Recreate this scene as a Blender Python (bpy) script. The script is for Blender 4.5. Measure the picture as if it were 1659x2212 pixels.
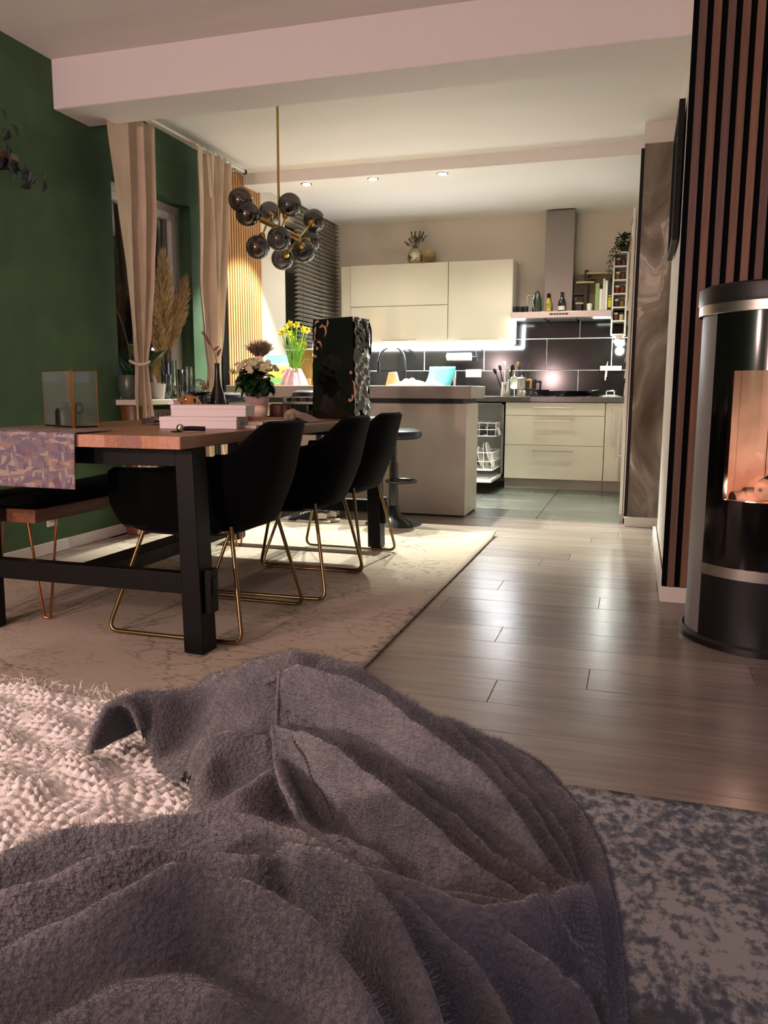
import bpy, bmesh, math, random
import numpy as np
from mathutils import Vector, Matrix
sc = bpy.context.scene
for o in list(bpy.data.objects): bpy.data.objects.remove(o)
COL = sc.collection
R = random.Random(7)
PI = math.pi
# ---------------------------------------------------------------- camera
IW, IH = 1659, 2212
YAW, PITCH, ROLL, FPX, CAMH = 0.299765564, 0.147923987, 0.00419290416, 1743.57721, 0.90
def _axes():
    cy, sy = math.cos(YAW), math.sin(YAW); cp, sp = math.cos(PITCH), math.sin(PITCH)
    f0 = Vector((-sy, cy, 0)); r0 = Vector((cy, sy, 0)); z = Vector((0, 0, 1))
    f = f0*cp - z*sp; u0 = f0*sp + z*cp
    cr, sr = math.cos(ROLL), math.sin(ROLL)
    return r0*cr + u0*sr, u0*cr - r0*sr, f
AX_R, AX_U, AX_F = _axes()
CAM_P = Vector((0, 0, CAMH))
cam_d = bpy.data.cameras.new('camera'); cam = bpy.data.objects.new('camera', cam_d); COL.objects.link(cam)
cam.matrix_world = Matrix(((AX_R.x, AX_U.x, -AX_F.x, 0), (AX_R.y, AX_U.y, -AX_F.y, 0), (AX_R.z, AX_U.z, -AX_F.z, CAMH), (0, 0, 0, 1)))
cam_d.sensor_fit = 'VERTICAL'; cam_d.sensor_height = 36; cam_d.lens = FPX/IH*36; cam_d.clip_start = .02
cam_d.dof.use_dof = False
sc.camera = cam
def U(px, py, axis, val):
    """point of the photograph carried out to a plane of the room (axis 0 x, 1 y, 2 z)"""
    d = AX_R*((px-IW/2)/FPX) - AX_U*((py-IH/2)/FPX) + AX_F
    return CAM_P + d*((val-CAM_P[axis])/d[axis])
# ---------------------------------------------------------------- world, exposure, room light
w = bpy.data.worlds.new('night'); sc.world = w; w.use_nodes = True
w.node_tree.nodes['Background'].inputs[0].default_value = (.35, .42, .6, 1)
w.node_tree.nodes['Background'].inputs[1].default_value = .004
sc.view_settings.view_transform = 'Standard'; sc.view_settings.look = 'None'
sc.view_settings.gamma = 1; sc.view_settings.use_curve_mapping = False
sc.view_settings.exposure = 1.0
sc.cycles.max_bounces = 10; sc.cycles.diffuse_bounces = 6; sc.cycles.glossy_bounces = 4
sc.cycles.transparent_max_bounces = 16; sc.cycles.sample_clamp_indirect = 6
sc.cycles.use_denoising = True
def lamp(name, kind, loc, energy, color=(1, 1, 1), radius=.05, rot=None, size=None, spot=None, blend=.3):
    d = bpy.data.lights.new(name, kind); d.energy = energy; d.color = color
    if kind == 'AREA':
        d.shape = 'RECTANGLE'; d.size, d.size_y = size
    else: d.shadow_soft_size = radius
    if kind == 'SPOT': d.spot_size = spot; d.spot_blend = blend
    o = bpy.data.objects.new(name, d); COL.objects.link(o); o.location = loc
    if rot: o.rotation_euler = rot
    return o
# living-room lamp and television behind the photographer
lamp('salt_lamp_light', 'POINT', (-1.78, -1.6, 1.2), 105, (1, .68, .65), .055)
lamp('added_left_light', 'POINT', (-2.72, -.45, 1.45), 58, (1, .68, .66), .12)  # second warm light, added to brighten the left end of the beam
lamp('television_light', 'AREA', (1.15, -1.35, 1.0), 7, (.45, .48, 1), rot=(math.radians(90), 0, math.radians(25)), size=(1.1, .65))
# ---------------------------------------------------------------- helpers
def lin(h):
    if not isinstance(h, str): return tuple(h)[:3]
    v = [int(h[i:i+2], 16)/255 for i in (0, 2, 4)]
    return tuple(c/12.92 if c <= .04045 else ((c+.055)/1.055)**2.4 for c in v)
MATS = {}
def mat(name, col='808080', rough=.5, metal=0, spec=.5, col2=None, ns=8, nd=4, ramp=(.35, .65), stretch=None, bump=0, bs=60, bstretch=None,
        emit=None, es=0, sheen=0, coat=0, coords='Object', alpha=1, sss=0, rough2=None):
    if name in MATS: return MATS[name]
    m = bpy.data.materials.new(name); m.use_nodes = True; MATS[name] = m
    N, L = m.node_tree.nodes, m.node_tree.links
    b = N['Principled BSDF']; b.inputs['Base Color'].default_value = lin(col)+(1,)
    b.inputs['Roughness'].default_value = rough; b.inputs['Metallic'].default_value = metal
    b.inputs['Specular IOR Level'].default_value = spec
    if sheen: b.inputs['Sheen Weight'].default_value = sheen; b.inputs['Sheen Roughness'].default_value = .45
    if coat: b.inputs['Coat Weight'].default_value = coat; b.inputs['Coat Roughness'].default_value = .05
    if emit: b.inputs['Emission Color'].default_value = lin(emit)+(1,); b.inputs['Emission Strength'].default_value = es
    tc = N.new('ShaderNodeTexCoord')
    def noise(scale, st, detail=4):
        mp = N.new('ShaderNodeMapping'); L.new(tc.outputs[coords], mp.inputs[0])
        if st: mp.inputs['Scale'].default_value = st
        n = N.new('ShaderNodeTexNoise'); n.inputs['Scale'].default_value = scale; n.inputs['Detail'].default_value = detail
        L.new(mp.outputs[0], n.inputs['Vector']); return n
    if col2:
        n = noise(ns, stretch, nd); r = N.new('ShaderNodeValToRGB')
        r.color_ramp.elements[0].position, r.color_ramp.elements[1].position = ramp
        r.color_ramp.elements[0].color = lin(col)+(1,); r.color_ramp.elements[1].color = lin(col2)+(1,)
        L.new(n.outputs[0], r.inputs[0]); L.new(r.outputs[0], b.inputs['Base Color'])
        if rough2 is not None:
            mr = N.new('ShaderNodeMapRange'); mr.inputs[3].default_value = rough; mr.inputs[4].default_value = rough2
            L.new(n.outputs[0], mr.inputs[0]); L.new(mr.outputs[0], b.inputs['Roughness'])
    if bump:
        n = noise(bs, bstretch, 3); bp = N.new('ShaderNodeBump'); bp.inputs['Strength'].default_value = bump; bp.inputs['Distance'].default_value = .01
        L.new(n.outputs[0], bp.inputs['Height']); L.new(bp.outputs[0], b.inputs['Normal'])
    return m
def glass(name, tint='FFFFFF', gloss=.9, base=.05, rough=.0, face=1.0, reflect_haze=0):
    """thin glass: what is behind shows tinted, the surface mirrors more at grazing angles"""
    if name in MATS: return MATS[name]
    m = bpy.data.materials.new(name); m.use_nodes = True; MATS[name] = m
    N, L = m.node_tree.nodes, m.node_tree.links; N.remove(N['Principled BSDF'])
    t = N.new('ShaderNodeBsdfTransparent'); t.inputs[0].default_value = lin(tint)+(1,)
    g = N.new('ShaderNodeBsdfGlossy'); g.inputs['Roughness'].default_value = rough; g.inputs[0].default_value = (gloss,)*3+(1,)
    lw = N.new('ShaderNodeLayerWeight'); lw.inputs[0].default_value = .25
    mr = N.new('ShaderNodeMapRange'); mr.inputs[3].default_value = base; mr.inputs[4].default_value = .75*face
    mx = N.new('ShaderNodeMixShader')
    L.new(lw.outputs['Fresnel'], mr.inputs[0]); L.new(mr.outputs[0], mx.inputs[0]); L.new(t.outputs[0], mx.inputs[1]); L.new(g.outputs[0], mx.inputs[2])
    out = mx.outputs[0]
    if reflect_haze:
        df = N.new('ShaderNodeBsdfDiffuse'); df.inputs[0].default_value = (.8, .84, .8, 1); m2 = N.new('ShaderNodeMixShader'); m2.inputs[0].default_value = reflect_haze
        L.new(out, m2.inputs[1]); L.new(df.outputs[0], m2.inputs[2]); out = m2.outputs[0]
    L.new(out, N['Material Output'].inputs[0]); return m
def V3(p): return Vector((p[0], p[1], p[2]))
LOC = {}
def wloc(o):
    while o.parent: o = o.parent
    return LOC.get(o.name, Vector((0, 0, 0)))
class B:
    """collects shapes of one mesh"""
    def __init__(s): s.v = []; s.f = []; s.sm = True
    def add(s, vs, fs):
        n = len(s.v); s.v += [tuple(p) for p in vs]; s.f += [tuple(i+n for i in f) for f in fs]; return s
    def box(s, x0, y0, z0, x1, y1, z1):
        x0, x1 = min(x0, x1), max(x0, x1); y0, y1 = min(y0, y1), max(y0, y1); z0, z1 = min(z0, z1), max(z0, z1)
        return s.add([(x0, y0, z0), (x1, y0, z0), (x1, y1, z0), (x0, y1, z0), (x0, y0, z1), (x1, y0, z1), (x1, y1, z1), (x0, y1, z1)],
                     [(3, 2, 1, 0), (4, 5, 6, 7), (0, 1, 5, 4), (1, 2, 6, 5), (2, 3, 7, 6), (3, 0, 4, 7)])
    def hexa(s, p):      # eight corners: bottom loop then top loop
        return s.add(p, [(3, 2, 1, 0), (4, 5, 6, 7), (0, 1, 5, 4), (1, 2, 6, 5), (2, 3, 7, 6), (3, 0, 4, 7)])
    def obox(s, c, ax, ay, az):   # centre and half axes
        c, ax, ay, az = V3(c), V3(ax), V3(ay), V3(az)
        return s.hexa([c-ax-ay-az, c+ax-ay-az, c+ax+ay-az, c-ax+ay-az, c-ax-ay+az, c+ax-ay+az, c+ax+ay+az, c-ax+ay+az])
    def bar(s, a, b, w, h=None, up=(0, 0, 1)):   # square bar from a to b
        a, b = V3(a), V3(b); d = (b-a).normalized(); x = d.cross(V3(up))
        if x.length < 1e-4: x = d.cross(Vector((0, 1, 0)))
        x.normalize(); y = x.cross(d); h = h or w
        return s.obox((a+b)/2, x*w/2, (b-a)/2, y*h/2)
    def lathe(s, prof, c=(0, 0, 0), n=24, axis=None, cap=True, sq=1.0):
        c = V3(c); vs = []; fs = []
        if axis is None: X, Y, Z = Vector((1, 0, 0)), Vector((0, 1, 0)), Vector((0, 0, 1))
        else:
            Z = V3(axis).normalized(); X = Z.orthogonal().normalized(); Y = Z.cross(X)
        for r, z in prof:
            for i in range(n):
                a = 2*PI*i/n; vs.append(c + X*(r*math.cos(a)) + Y*(r*sq*math.sin(a)) + Z*z)
        for k in range(len(prof)-1):
            for i in range(n):
                j = (i+1) % n; fs.append((k*n+i, k*n+j, (k+1)*n+j, (k+1)*n+i))
        if cap:
            fs.append(tuple(range(n-1, -1, -1))); fs.append(tuple(range((len(prof)-1)*n, len(prof)*n)))
        return s.add(vs, fs)
    def cyl(s, a, b, r, r2=None, n=16):
        a, b = V3(a), V3(b); return s.lathe([(r, 0), (r if r2 is None else r2, (b-a).length)], a, n, b-a)
    def ball(s, c, r, n=20, m=12, sz=1.0, top=1.0):
        pr = [(max(1e-4, r*math.sin(PI*k/m)), -r*sz*math.cos(PI*k/m)) for k in range(m+1)]
        return s.lathe(pr, c, n, cap=False)
    def tube(s, pts, r, n=8, closed=False, taper=None):
        pts = [V3(p) for p in pts]; vs = []; fs = []; m = len(pts); X = None
        for k, p in enumerate(pts):
            a = pts[k-1] if (k or closed) else p; b = pts[(k+1) % m] if (k < m-1 or closed) else p
            d = (b-a).normalized()
            X = d.orthogonal().normalized() if X is None else (X-d*X.dot(d)).normalized()
            Y = d.cross(X); rr = r if taper is None else r*(1+(taper-1)*k/(m-1))
            for i in range(n): vs.append(p + X*(rr*math.cos(2*PI*i/n)) + Y*(rr*math.sin(2*PI*i/n)))
        for k in range(m if closed else m-1):
            q = (k+1) % m
            for i in range(n): fs.append((k*n+i, k*n+(i+1) % n, q*n+(i+1) % n, q*n+i))
        if not closed: fs += [tuple(range(n-1, -1, -1)), tuple(range((m-1)*n, m*n))]
        return s.add(vs, fs)
    def grid(s, fn, nu, nv, close_u=False):
        vs = [fn(i/(nu if close_u else nu-1), j/(nv-1)) for j in range(nv) for i in range(nu)]; fs = []
        for j in range(nv-1):
            for i in range(nu if close_u else nu-1):
                k = (i+1) % nu; fs.append((j*nu+i, j*nu+k, (j+1)*nu+k, (j+1)*nu+i))
        return s.add(vs, fs)
    def prism(s, poly, ext, at=lambda a, b, c: (a, b, c)):   # polygon (a,b) pushed from c=ext[0] to ext[1]
        n = len(poly); vs = [at(a, b, ext[0]) for a, b in poly] + [at(a, b, ext[1]) for a, b in poly]
        return s.add(vs, [tuple(range(n-1, -1, -1)), tuple(range(n, 2*n))] + [(i, (i+1) % n, n+(i+1) % n, n+i) for i in range(n)])
    def leaf(s, a, d, up, L, W, curl=.2, n=5, thick=.0015):
        """pointed leaf from a along d, with a folded midrib"""
        a, d, up = V3(a), V3(d).normalized(), V3(up); x = d.cross(up)
        if x.length < 1e-3: x = d.orthogonal()
        x.normalize(); up = x.cross(d); vs = []; fs = []
        for k in range(n+1):
            t = k/n; c = a + d*(L*t) - up*(curl*L*t*t); wd = W/2*math.sin(PI*min(1, t**.8*.97+.015))
            vs += [c-x*wd+up*wd*.35, c, c+x*wd+up*wd*.35]
        for k in range(n):
            q = 3*k; fs += [(q, q+1, q+4, q+3), (q+1, q+2, q+5, q+4)]
        return s.add(vs, fs)
    def strand(s, pts, w0, w1=.0003, up=None):
        pts = [V3(p) for p in pts]; m = len(pts); vs = []
        sd = Vector((R.gauss(0, 1), R.gauss(0, 1), R.gauss(0, 1))) if up is None else V3(up)
        for k, p in enumerate(pts):
            d = pts[min(k+1, m-1)]-pts[max(k-1, 0)]; x = d.cross(sd); x = x.normalized() if x.length > 1e-9 else Vector((1, 0, 0))
            w_ = w0+(w1-w0)*k/(m-1); vs += [p-x*w_/2, p+x*w_/2]
        return s.add(vs, [(2*k, 2*k+1, 2*k+3, 2*k+2) for k in range(m-1)])
    def build(s, name, m, parent=None, world=True, bev=0, seg=2, flat=False, sub=0, ang=40, solid=0):
        me = bpy.data.meshes.new(name)
        vs = np.array(s.v, dtype=float)
        if parent is not None: off = wloc(parent) if world else Vector((0, 0, 0))
        elif world: off = Vector(((vs[:, 0].min()+vs[:, 0].max())/2, (vs[:, 1].min()+vs[:, 1].max())/2, vs[:, 2].min()))
        else: off = Vector((0, 0, 0))
        vs = vs-np.array(off)
        me.from_pydata(vs.tolist(), [], s.f); me.materials.append(m); me.update()
        if not flat:
            me.polygons.foreach_set('use_smooth', [True]*len(me.polygons))
            me.set_sharp_from_angle(angle=math.radians(ang))
        o = bpy.data.objects.new(name, me); COL.objects.link(o)
        if parent is not None: o.parent = parent
        else: o.location = off; LOC[o.name] = off
        if solid:
            d = o.modifiers.new('t', 'SOLIDIFY'); d.thickness = solid; d.offset = 0
        if bev:
            d = o.modifiers.new('b', 'BEVEL'); d.width = bev; d.segments = seg; d.limit_method = 'ANGLE'
        if sub:
            d = o.modifiers.new('s', 'SUBSURF'); d.levels = d.render_levels = sub
        return o
def thing(name, label, cat, loc=(0, 0, 0), rz=0, group=None):
    o = bpy.data.objects.new(name, None); COL.objects.link(o); o.empty_display_size = .05
    o.location = loc; o.rotation_euler = (0, 0, rz); LOC[o.name] = V3(loc)
    o['label'] = label; o['category'] = cat
    if group: o['group'] = group
    return o
def tag(o, label, cat, group=None):
    o['label'] = label; o['category'] = cat
    if group: o['group'] = group
    return o
def struct(o): o['kind'] = 'structure'; return o
def kids(o): return [c for c in bpy.data.objects if c.parent == o]
def dup(o, loc=None, rz=None, label=None, parent=None):
    c = o.copy(); COL.objects.link(c)
    if parent: c.parent = parent
    if loc is not None: c.location = loc; LOC[c.name] = V3(loc)
    if rz is not None: c.rotation_euler = (0, 0, rz)
    if label: c['label'] = label
    for k in o.children: dup(k, parent=c)
    return c
def smooth_path(pts, per=8):
    """Catmull-Rom through the points"""
    P = [V3(p) for p in pts]; P = [P[0]*2-P[1]] + P + [P[-1]*2-P[-2]]; out = []
    for i in range(1, len(P)-2):
        a, b, c, d = P[i-1:i+3]
        for k in range(per):
            t = k/per; out.append(((b*2)+(c-a)*t+(a*2-b*5+c*4-d)*t*t+(b*3-a-c*3+d)*t**3)/2)
    return out+[P[-2]]
def round_path(pts, r, per=5):
    """polyline whose corners are rounded by radius r"""
    P = [V3(p) for p in pts]; out = [P[0]]
    for i in range(1, len(P)-1):
        a, b, c = P[i-1:i+2]; d1 = (a-b); d2 = (c-b); k = min(r, d1.length*.49, d2.length*.49)
        p, q = b+d1.normalized()*k, b+d2.normalized()*k
        for j in range(per+1):
            t = j/per; out.append(p*(1-t)**2+b*2*t*(1-t)+q*t*t)
    return out+[P[-1]]
# ---------------------------------------------------------------- materials
white = mat('white_paint', 'E4E0D8', .85, col2='DDD8CF', ns=3, bump=.05, bs=180)
ceilw = mat('ceiling_paint', 'E6E2DC', .75, spec=.2, bump=.04, bs=120)
beige = mat('kitchen_wall_paint', 'CFC6B6', .85)
green = mat('green_wallpaper', '476743', .8, col2='3F5C3E', ns=5, bump=.25, bs=220, bstretch=(1, 3, .3))
black = mat('black_paint', '070707', .5, spec=.25)
felt = mat('black_felt', '07070A', .95, spec=.1)
steel = mat('brushed_steel', 'B9B4AC', .32, metal=1, bump=.05, bs=40, bstretch=(1, 1, 40))
chrome = mat('chrome', 'D8D6D2', .12, metal=1)
brass = mat('brass', 'B99A52', .28, metal=1)
copper = mat('copper', 'C08052', .25, metal=1)
creamlac = mat('cream_lacquer', 'D8D2BE', .09, coat=.3)
led = mat('led', 'FFFFFF', .5, emit='F4F7FF', es=45)
def wood(name, a, b, rough=.5, st=(1, 12, 12), ns=6): return mat(name, a, rough, col2=b, ns=ns, stretch=st, ramp=(.3, .7), bump=.08, bs=30, bstretch=st)
# ================================================================ the setting
XL, YB, YS, XR = -3.087, 8.22, 3.65, .143
YK = 5.75                       # where planks meet kitchen tiles
def sbox(name, m, *xyz, parent=None, bev=0):
    return struct(B().box(*xyz).build(name, m, parent, bev=bev, flat=not bev))
floor = struct(B().box(XL-.25, -2.6, -.12, 2.6, YB+.2, -.012).build('floor', mat('floor_base', '2B2622', .8)))
plank_m = mat('laminate', '7C726A', .2, spec=.5, col2='988C82', ns=5, nd=6, ramp=(.25, .75), stretch=(.7, 9, 1), bump=.035, bs=14, bstretch=(.5, 14, 1), rough2=.3)
plank_m2 = mat('laminate_light', '867C73', .2, spec=.5, col2='A09488', ns=5, nd=6, ramp=(.25, .75), stretch=(.7, 9, 1), bump=.035, bs=14, bstretch=(.5, 14, 1), rough2=.3)
plank_m3 = mat('laminate_dark', '726860', .2, spec=.5, col2='8C8278', ns=5, nd=6, ramp=(.25, .75), stretch=(.7, 9, 1), bump=.035, bs=14, bstretch=(.5, 14, 1), rough2=.3)
joints = {2.25: -.378, 2.445: -.104, 2.64: -.90, 2.835: -.452, 3.03: .45, 3.225: -.75, 3.42: -.112, 3.615: -.57}
PW = .195
for k in range(-2, 22):
    y0 = 2.25+PW*k; y1 = min(y0+PW, YK)
    if y0 > YK-.02: break
    j = joints.get(round(y0, 3), R.uniform(-1.2, .2)); x = j-1.3*4
    while x < 2.55:
        a, b_ = max(x, XL), min(x+1.3, 2.55)
        if b_-a > .05 and not (y0 > 3.7 and a > .3):
            B().box(a+.0008, y0+.0008, -.012, b_-.0008, y1-.0008, R.uniform(-.0003, .0003)).build('plank', R.choice([plank_m, plank_m, plank_m2, plank_m3]), floor, flat=True, bev=.0008, seg=1)
        x += 1.3
B().box(XL, -2.5, -.012, 2.55, 2.25-2*PW-.001, -.0005).build('underlay', plank_m, floor, flat=True)
tile_f = mat('slate_tile', '41443F', .2, col2='55584F', ns=2.2, nd=6, ramp=(.3, .7), bump=.05, bs=25, rough2=.32)
for iy in range(5):
    for ix in range(6):
        x0, y0 = -3.05+ix*.6, YK+.012+iy*.5
        B().box(x0+.002, y0+.002, -.012, min(x0+.598, .55), min(y0+.498, YB), .0).build('tile', tile_f, floor, flat=True, bev=.001, seg=1)
sbox('trim_1', mat('threshold', 'A39B92', .3, metal=.6), -1.16, YK-.014, -.01, .0, YK+.012, .003)
# ceiling: living room part, dining part, two beams
sbox('ceiling', ceilw, XL-.25, -2.6, 2.655, 2.6, 3.95, 2.8)
sbox('ceiling', ceilw, XL-.25, 3.95, 2.603, 2.6, 6.2, 2.8)
sbox('ceiling', ceilw, XL-.25, 6.2, 2.59, 2.6, YB+.2, 2.8)
sbox('trim_2', ceilw, XL, 3.9, 2.402, .168, 4.204, 2.66, bev=.006)
sbox('trim_3', ceilw, XL, 6.085, 2.515, .0, 6.34, 2.605, bev=.004)
# walls
T = .25
def wall_with_hole(name, m, y0, y1, hy0, hy1, hz0, hz1, ztop=2.7):
    b = B()
    b.box(XL-T, y0, 0, XL, hy0, ztop); b.box(XL-T, hy1, 0, XL, y1, ztop)
    b.box(XL-T, hy0, 0, XL, hy1, hz0); b.box(XL-T, hy0, hz1, XL, hy1, ztop)
    return struct(b.build(name, m, flat=True))
W1 = (4.385, 5.30, .845, 2.19); W2 = (6.93, 8.12, 1.05, 2.42)
wall_with_hole('wall_left', green, -2.6, 5.70, *W1)
wall_with_hole('wall_left', beige, 5.70, YB+.2, *W2)
wb = sbox('wall_back', beige, XL-T, YB, 0, 2.6, YB+.2, 2.7)
sbox('wall_front', mat('wall_grey', '8E877F', .9), XL-T, -2.7, 0, 2.6, -2.5, 2.7)
sbox('wall_right', mat('wall_grey', '8E877F', .9), 2.5, -2.6, 0, 2.6, YS, 2.7)
sbox('wall_right', beige, .56, YS+.05, 0, 2.6, YB, 2.7)
sbox('wall_right', white, XR+.020, YS+.02, 0, .6, 5.3, 2.605, bev=.003)
sbox('wall_right', white, -.03, 5.69, 0, .6, 5.80, 2.605)
# baseboards
sbox('baseboard_left', white, XL, -2.5, 0, XL+.014, 6.9, .065, bev=.003)
sbox('baseboard_right', white, XR-.004, YS-.03, 0, 2.5, YS-.012, .068, bev=.003)
sbox('baseboard_right', white, XR-.006, YS-.014, 0, XR+.012, 5.3, .068, bev=.003)
sbox('baseboard_right', white, -.04, 5.655, 0, .19, 5.672, .068, bev=.003)
# slat wall beside the stove: felt board and vertical slats, each its own piece
sw = struct(B().box(XR, YS-.012, .066, 2.5, YS+.02, 2.655).build('wall_right_slats', felt, flat=True))
slat_ms = [wood('walnut_slat_%d' % k, a_, b_, .55, (14, 14, .8), 5) for k, (a_, b_) in enumerate((('6A4A38', '84604A'), ('7A563E', '8E6A50'), ('5C4438', '74574A')))]
P_ = .0525; sl0 = None; n = 0; x = XR+.021
while x < 1.05:
    s_ = B().box(0, -.012, .07, .031, 0, 2.65).build('slat', slat_ms[R.randrange(3)], sw, world=False, bev=.002, seg=1)
    s_.location = (x-LOC[sw.name].x, YS-.012-LOC[sw.name].y, -LOC[sw.name].z); x += P_
# pale slat panel on the left wall
sp = struct(B().box(XL, 5.705, .02, XL+.012, 6.415, 2.59).build('wall_left_slats', felt, flat=True))
slat_p = wood('oak_slat', 'C08F58', 'A87744', .5, (14, 14, .8), 5); sl0 = None
for k in range(15):
    if sl0 is None: sl0 = B().box(0, 0, .02, .012, .0275, 2.585).build('slat', slat_p, sp, world=False, bev=.0015, seg=1); s_ = sl0
    else: s_ = sl0.copy(); COL.objects.link(s_)
    s_.location = (XL+.012-LOC[sp.name].x, 5.795+.0412*k-LOC[sp.name].y, -LOC[sp.name].z)
# windows
pane_m = glass('window_glass', 'D8DCD8', .9, .12)
upvc = mat('window_frame_paint', 'D6D2CA', .35)
def window(n_, y0, y1, z0, z1, m, fw=.06, mull=None):
    xo = XL-.10
    b = B(); b.box(xo-.06, y0, z0, xo, y1, z0+fw); b.box(xo-.06, y0, z1-fw, xo, y1, z1); b.box(xo-.06, y0, z0+fw, xo, y0+fw, z1-fw); b.box(xo-.06, y1-fw, z0+fw, xo, y1, z1-fw)
    o = struct(b.build(n_, m, bev=.004))
    s = fw+.012; q = B()
    q.box(xo-.045, y0+fw, z0+fw, xo+.012, y1-fw, z0+fw+.05); q.box(xo-.045, y0+fw, z1-fw-.05, xo+.012, y1-fw, z1-fw)
    q.box(xo-.045, y0+fw, z0+fw+.05, xo+.012, y0+fw+.05, z1-fw-.05); q.box(xo-.045, y1-fw-.05, z0+fw+.05, xo+.012, y1-fw, z1-fw-.05)
    q.build('sash', m, o, bev=.003)
    B().box(xo-.03, y0+fw+.05, z0+fw+.05, xo-.024, y1-fw-.05, z1-fw-.05).build('pane', pane_m, o, flat=True)
    return o
w1 = window('window_1', *W1, upvc)
w2 = window('window_2', *W2, mat('anthracite_frame', '1B1C1D', .4))
B().box(XL-.1, 4.34, .81, XL+.14, 5.34, .845).build('sill', mat('sill_stone', 'CFC7B8', .35), w1, bev=.004)
B().box(XL-.1, 6.95, 1.025, XL+.03, 8.10, 1.055).build('sill', white, w2, bev=.004)
# backsplash tiles: black, running bond, white grout
gr = struct(B().box(-3.05, YB-.008, .86, -.10, YB, 1.68).build('wall_back_tiles', mat('white_grout', 'E8E6E0', .8), flat=True))
tile_b = mat('black_glazed_tile', '0A0A0A', .08, spec=.3, col2='141311', ns=3, rough2=.14)
for z0, z1, off in ((.86, 1.117, -.555), (1.117, 1.421, -.247), (1.421, 1.68, -.555)):
    x = off-.62*5
    while x < -.1:
        a, b_ = max(x, -3.05), min(x+.62, -.10)
        if b_-a > .02: B().box(a+.004, YB-.016, z0+.004, b_-.004, YB-.006, z1-.004).build('tile', tile_b, gr, bev=.0015, seg=1)
        x += .62
# marbled glossy panel on the wall end, with black edge strip
mb = bpy.data.materials.new('dark_marble'); mb.use_nodes = True
N, L = mb.node_tree.nodes, mb.node_tree.links; bb = N['Principled BSDF']; bb.inputs['Roughness'].default_value = .1; bb.inputs['Specular IOR Level'].default_value = .75
tc = N.new('ShaderNodeTexCoord'); mp = N.new('ShaderNodeMapping'); mp.inputs['Scale'].default_value = (2.2, 1, 1.0); mp.inputs['Rotation'].default_value = (0, .5, 0); L.new(tc.outputs['Object'], mp.inputs[0])
n1 = N.new('ShaderNodeTexNoise'); n1.inputs['Scale'].default_value = 1.9; n1.inputs['Detail'].default_value = 6; n1.inputs['Distortion'].default_value = 1.1; L.new(mp.outputs[0], n1.inputs['Vector'])
r1 = N.new('ShaderNodeValToRGB'); e = r1.color_ramp.elements; e[0].position = .34; e[0].color = lin('564C42')+(1,); e[1].position = .68; e[1].color = lin('D2CABE')+(1,)
q = e.new(.48); q.color = lin('7E7366')+(1,); q = e.new(.56); q.color = lin('9A8F82')+(1,); q = e.new(.585); q.color = lin('D0C7B9')+(1,); q = e.new(.61); q.color = lin('A0958A')+(1,)
L.new(n1.outputs[0], r1.inputs[0]); L.new(r1.outputs[0], bb.inputs['Base Color'])
mp_ = thing('marble_panel', 'tall glossy grey-brown marbled panel covering the end of the white wall', 'wall panel', (.07, 5.67, .068))
B().box(-.024, 5.672, .068, .19, 5.689, 2.468).build('panel', mb, mp_, flat=True)
B().box(-.045, 5.668, .068, -.024, 5.689, 2.44).build('edge_strip', black, mp_, flat=True)
sk = B().box(.162, 5.60, .05, .174, 5.655, 1.02)
# power socket low on the green wall
so = thing('wall_socket', 'small white power socket low on the green wall behind the bench', 'socket', (XL, 3.70, .15))
B().box(XL, 3.66, .15, XL+.010, 3.74, .23).build('plate', upvc, so, bev=.003)
B().cyl((XL+.009, 3.70, .19), (XL+.0105, 3.70, .19), .02).build('socket_well', mat('socket_shadow', '9A958C', .6), so)
# downlights in the second beam
for i, (px, lab) in enumerate(((655, 'round ceiling spotlight in the beam, the one nearest the window wall'), (800, 'round ceiling spotlight in the middle of the three on the beam'), (952, 'round ceiling spotlight farthest from the window wall on the beam'))):
    x = U(px, 380, 1, 6.16).x; x = (-2.56, -2.01, -1.465)[i]
    t = thing('spotlight', lab, 'ceiling light', (x, 6.18, 2.515), group='spotlights in the beam')
    B().lathe([(.033, -.004), (.044, -.003), (.046, .001)], (x, 6.18, 2.515)).build('ring', chrome, t)
    B().lathe([(.030, -.0062), (.032, -.005), (.032, .0)], (x, 6.18, 2.515)).build('lens', mat('lamp_lens', 'FFFFFF', .4, emit='FFF6E0', es=60), t)
    lamp('spotlight_beam', 'SPOT', (x, 6.18, 2.495), 195, (.99, 1, .86), .025, rot=(math.radians(-8), 0, 0), spot=math.radians(86), blend=.35)
# kitchen ceiling spots hidden behind the beam
for x in (-2.3, -1.2, -.6):
    lamp('kitchen_spot', 'SPOT', (x, 7.0, 2.56), 15, (.99, 1, .88), .03, spot=math.radians(130), blend=.6)
# ================================================================ kitchen
YF = 7.62
dk = mat('dark_gap', '1A1917', .8)
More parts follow.
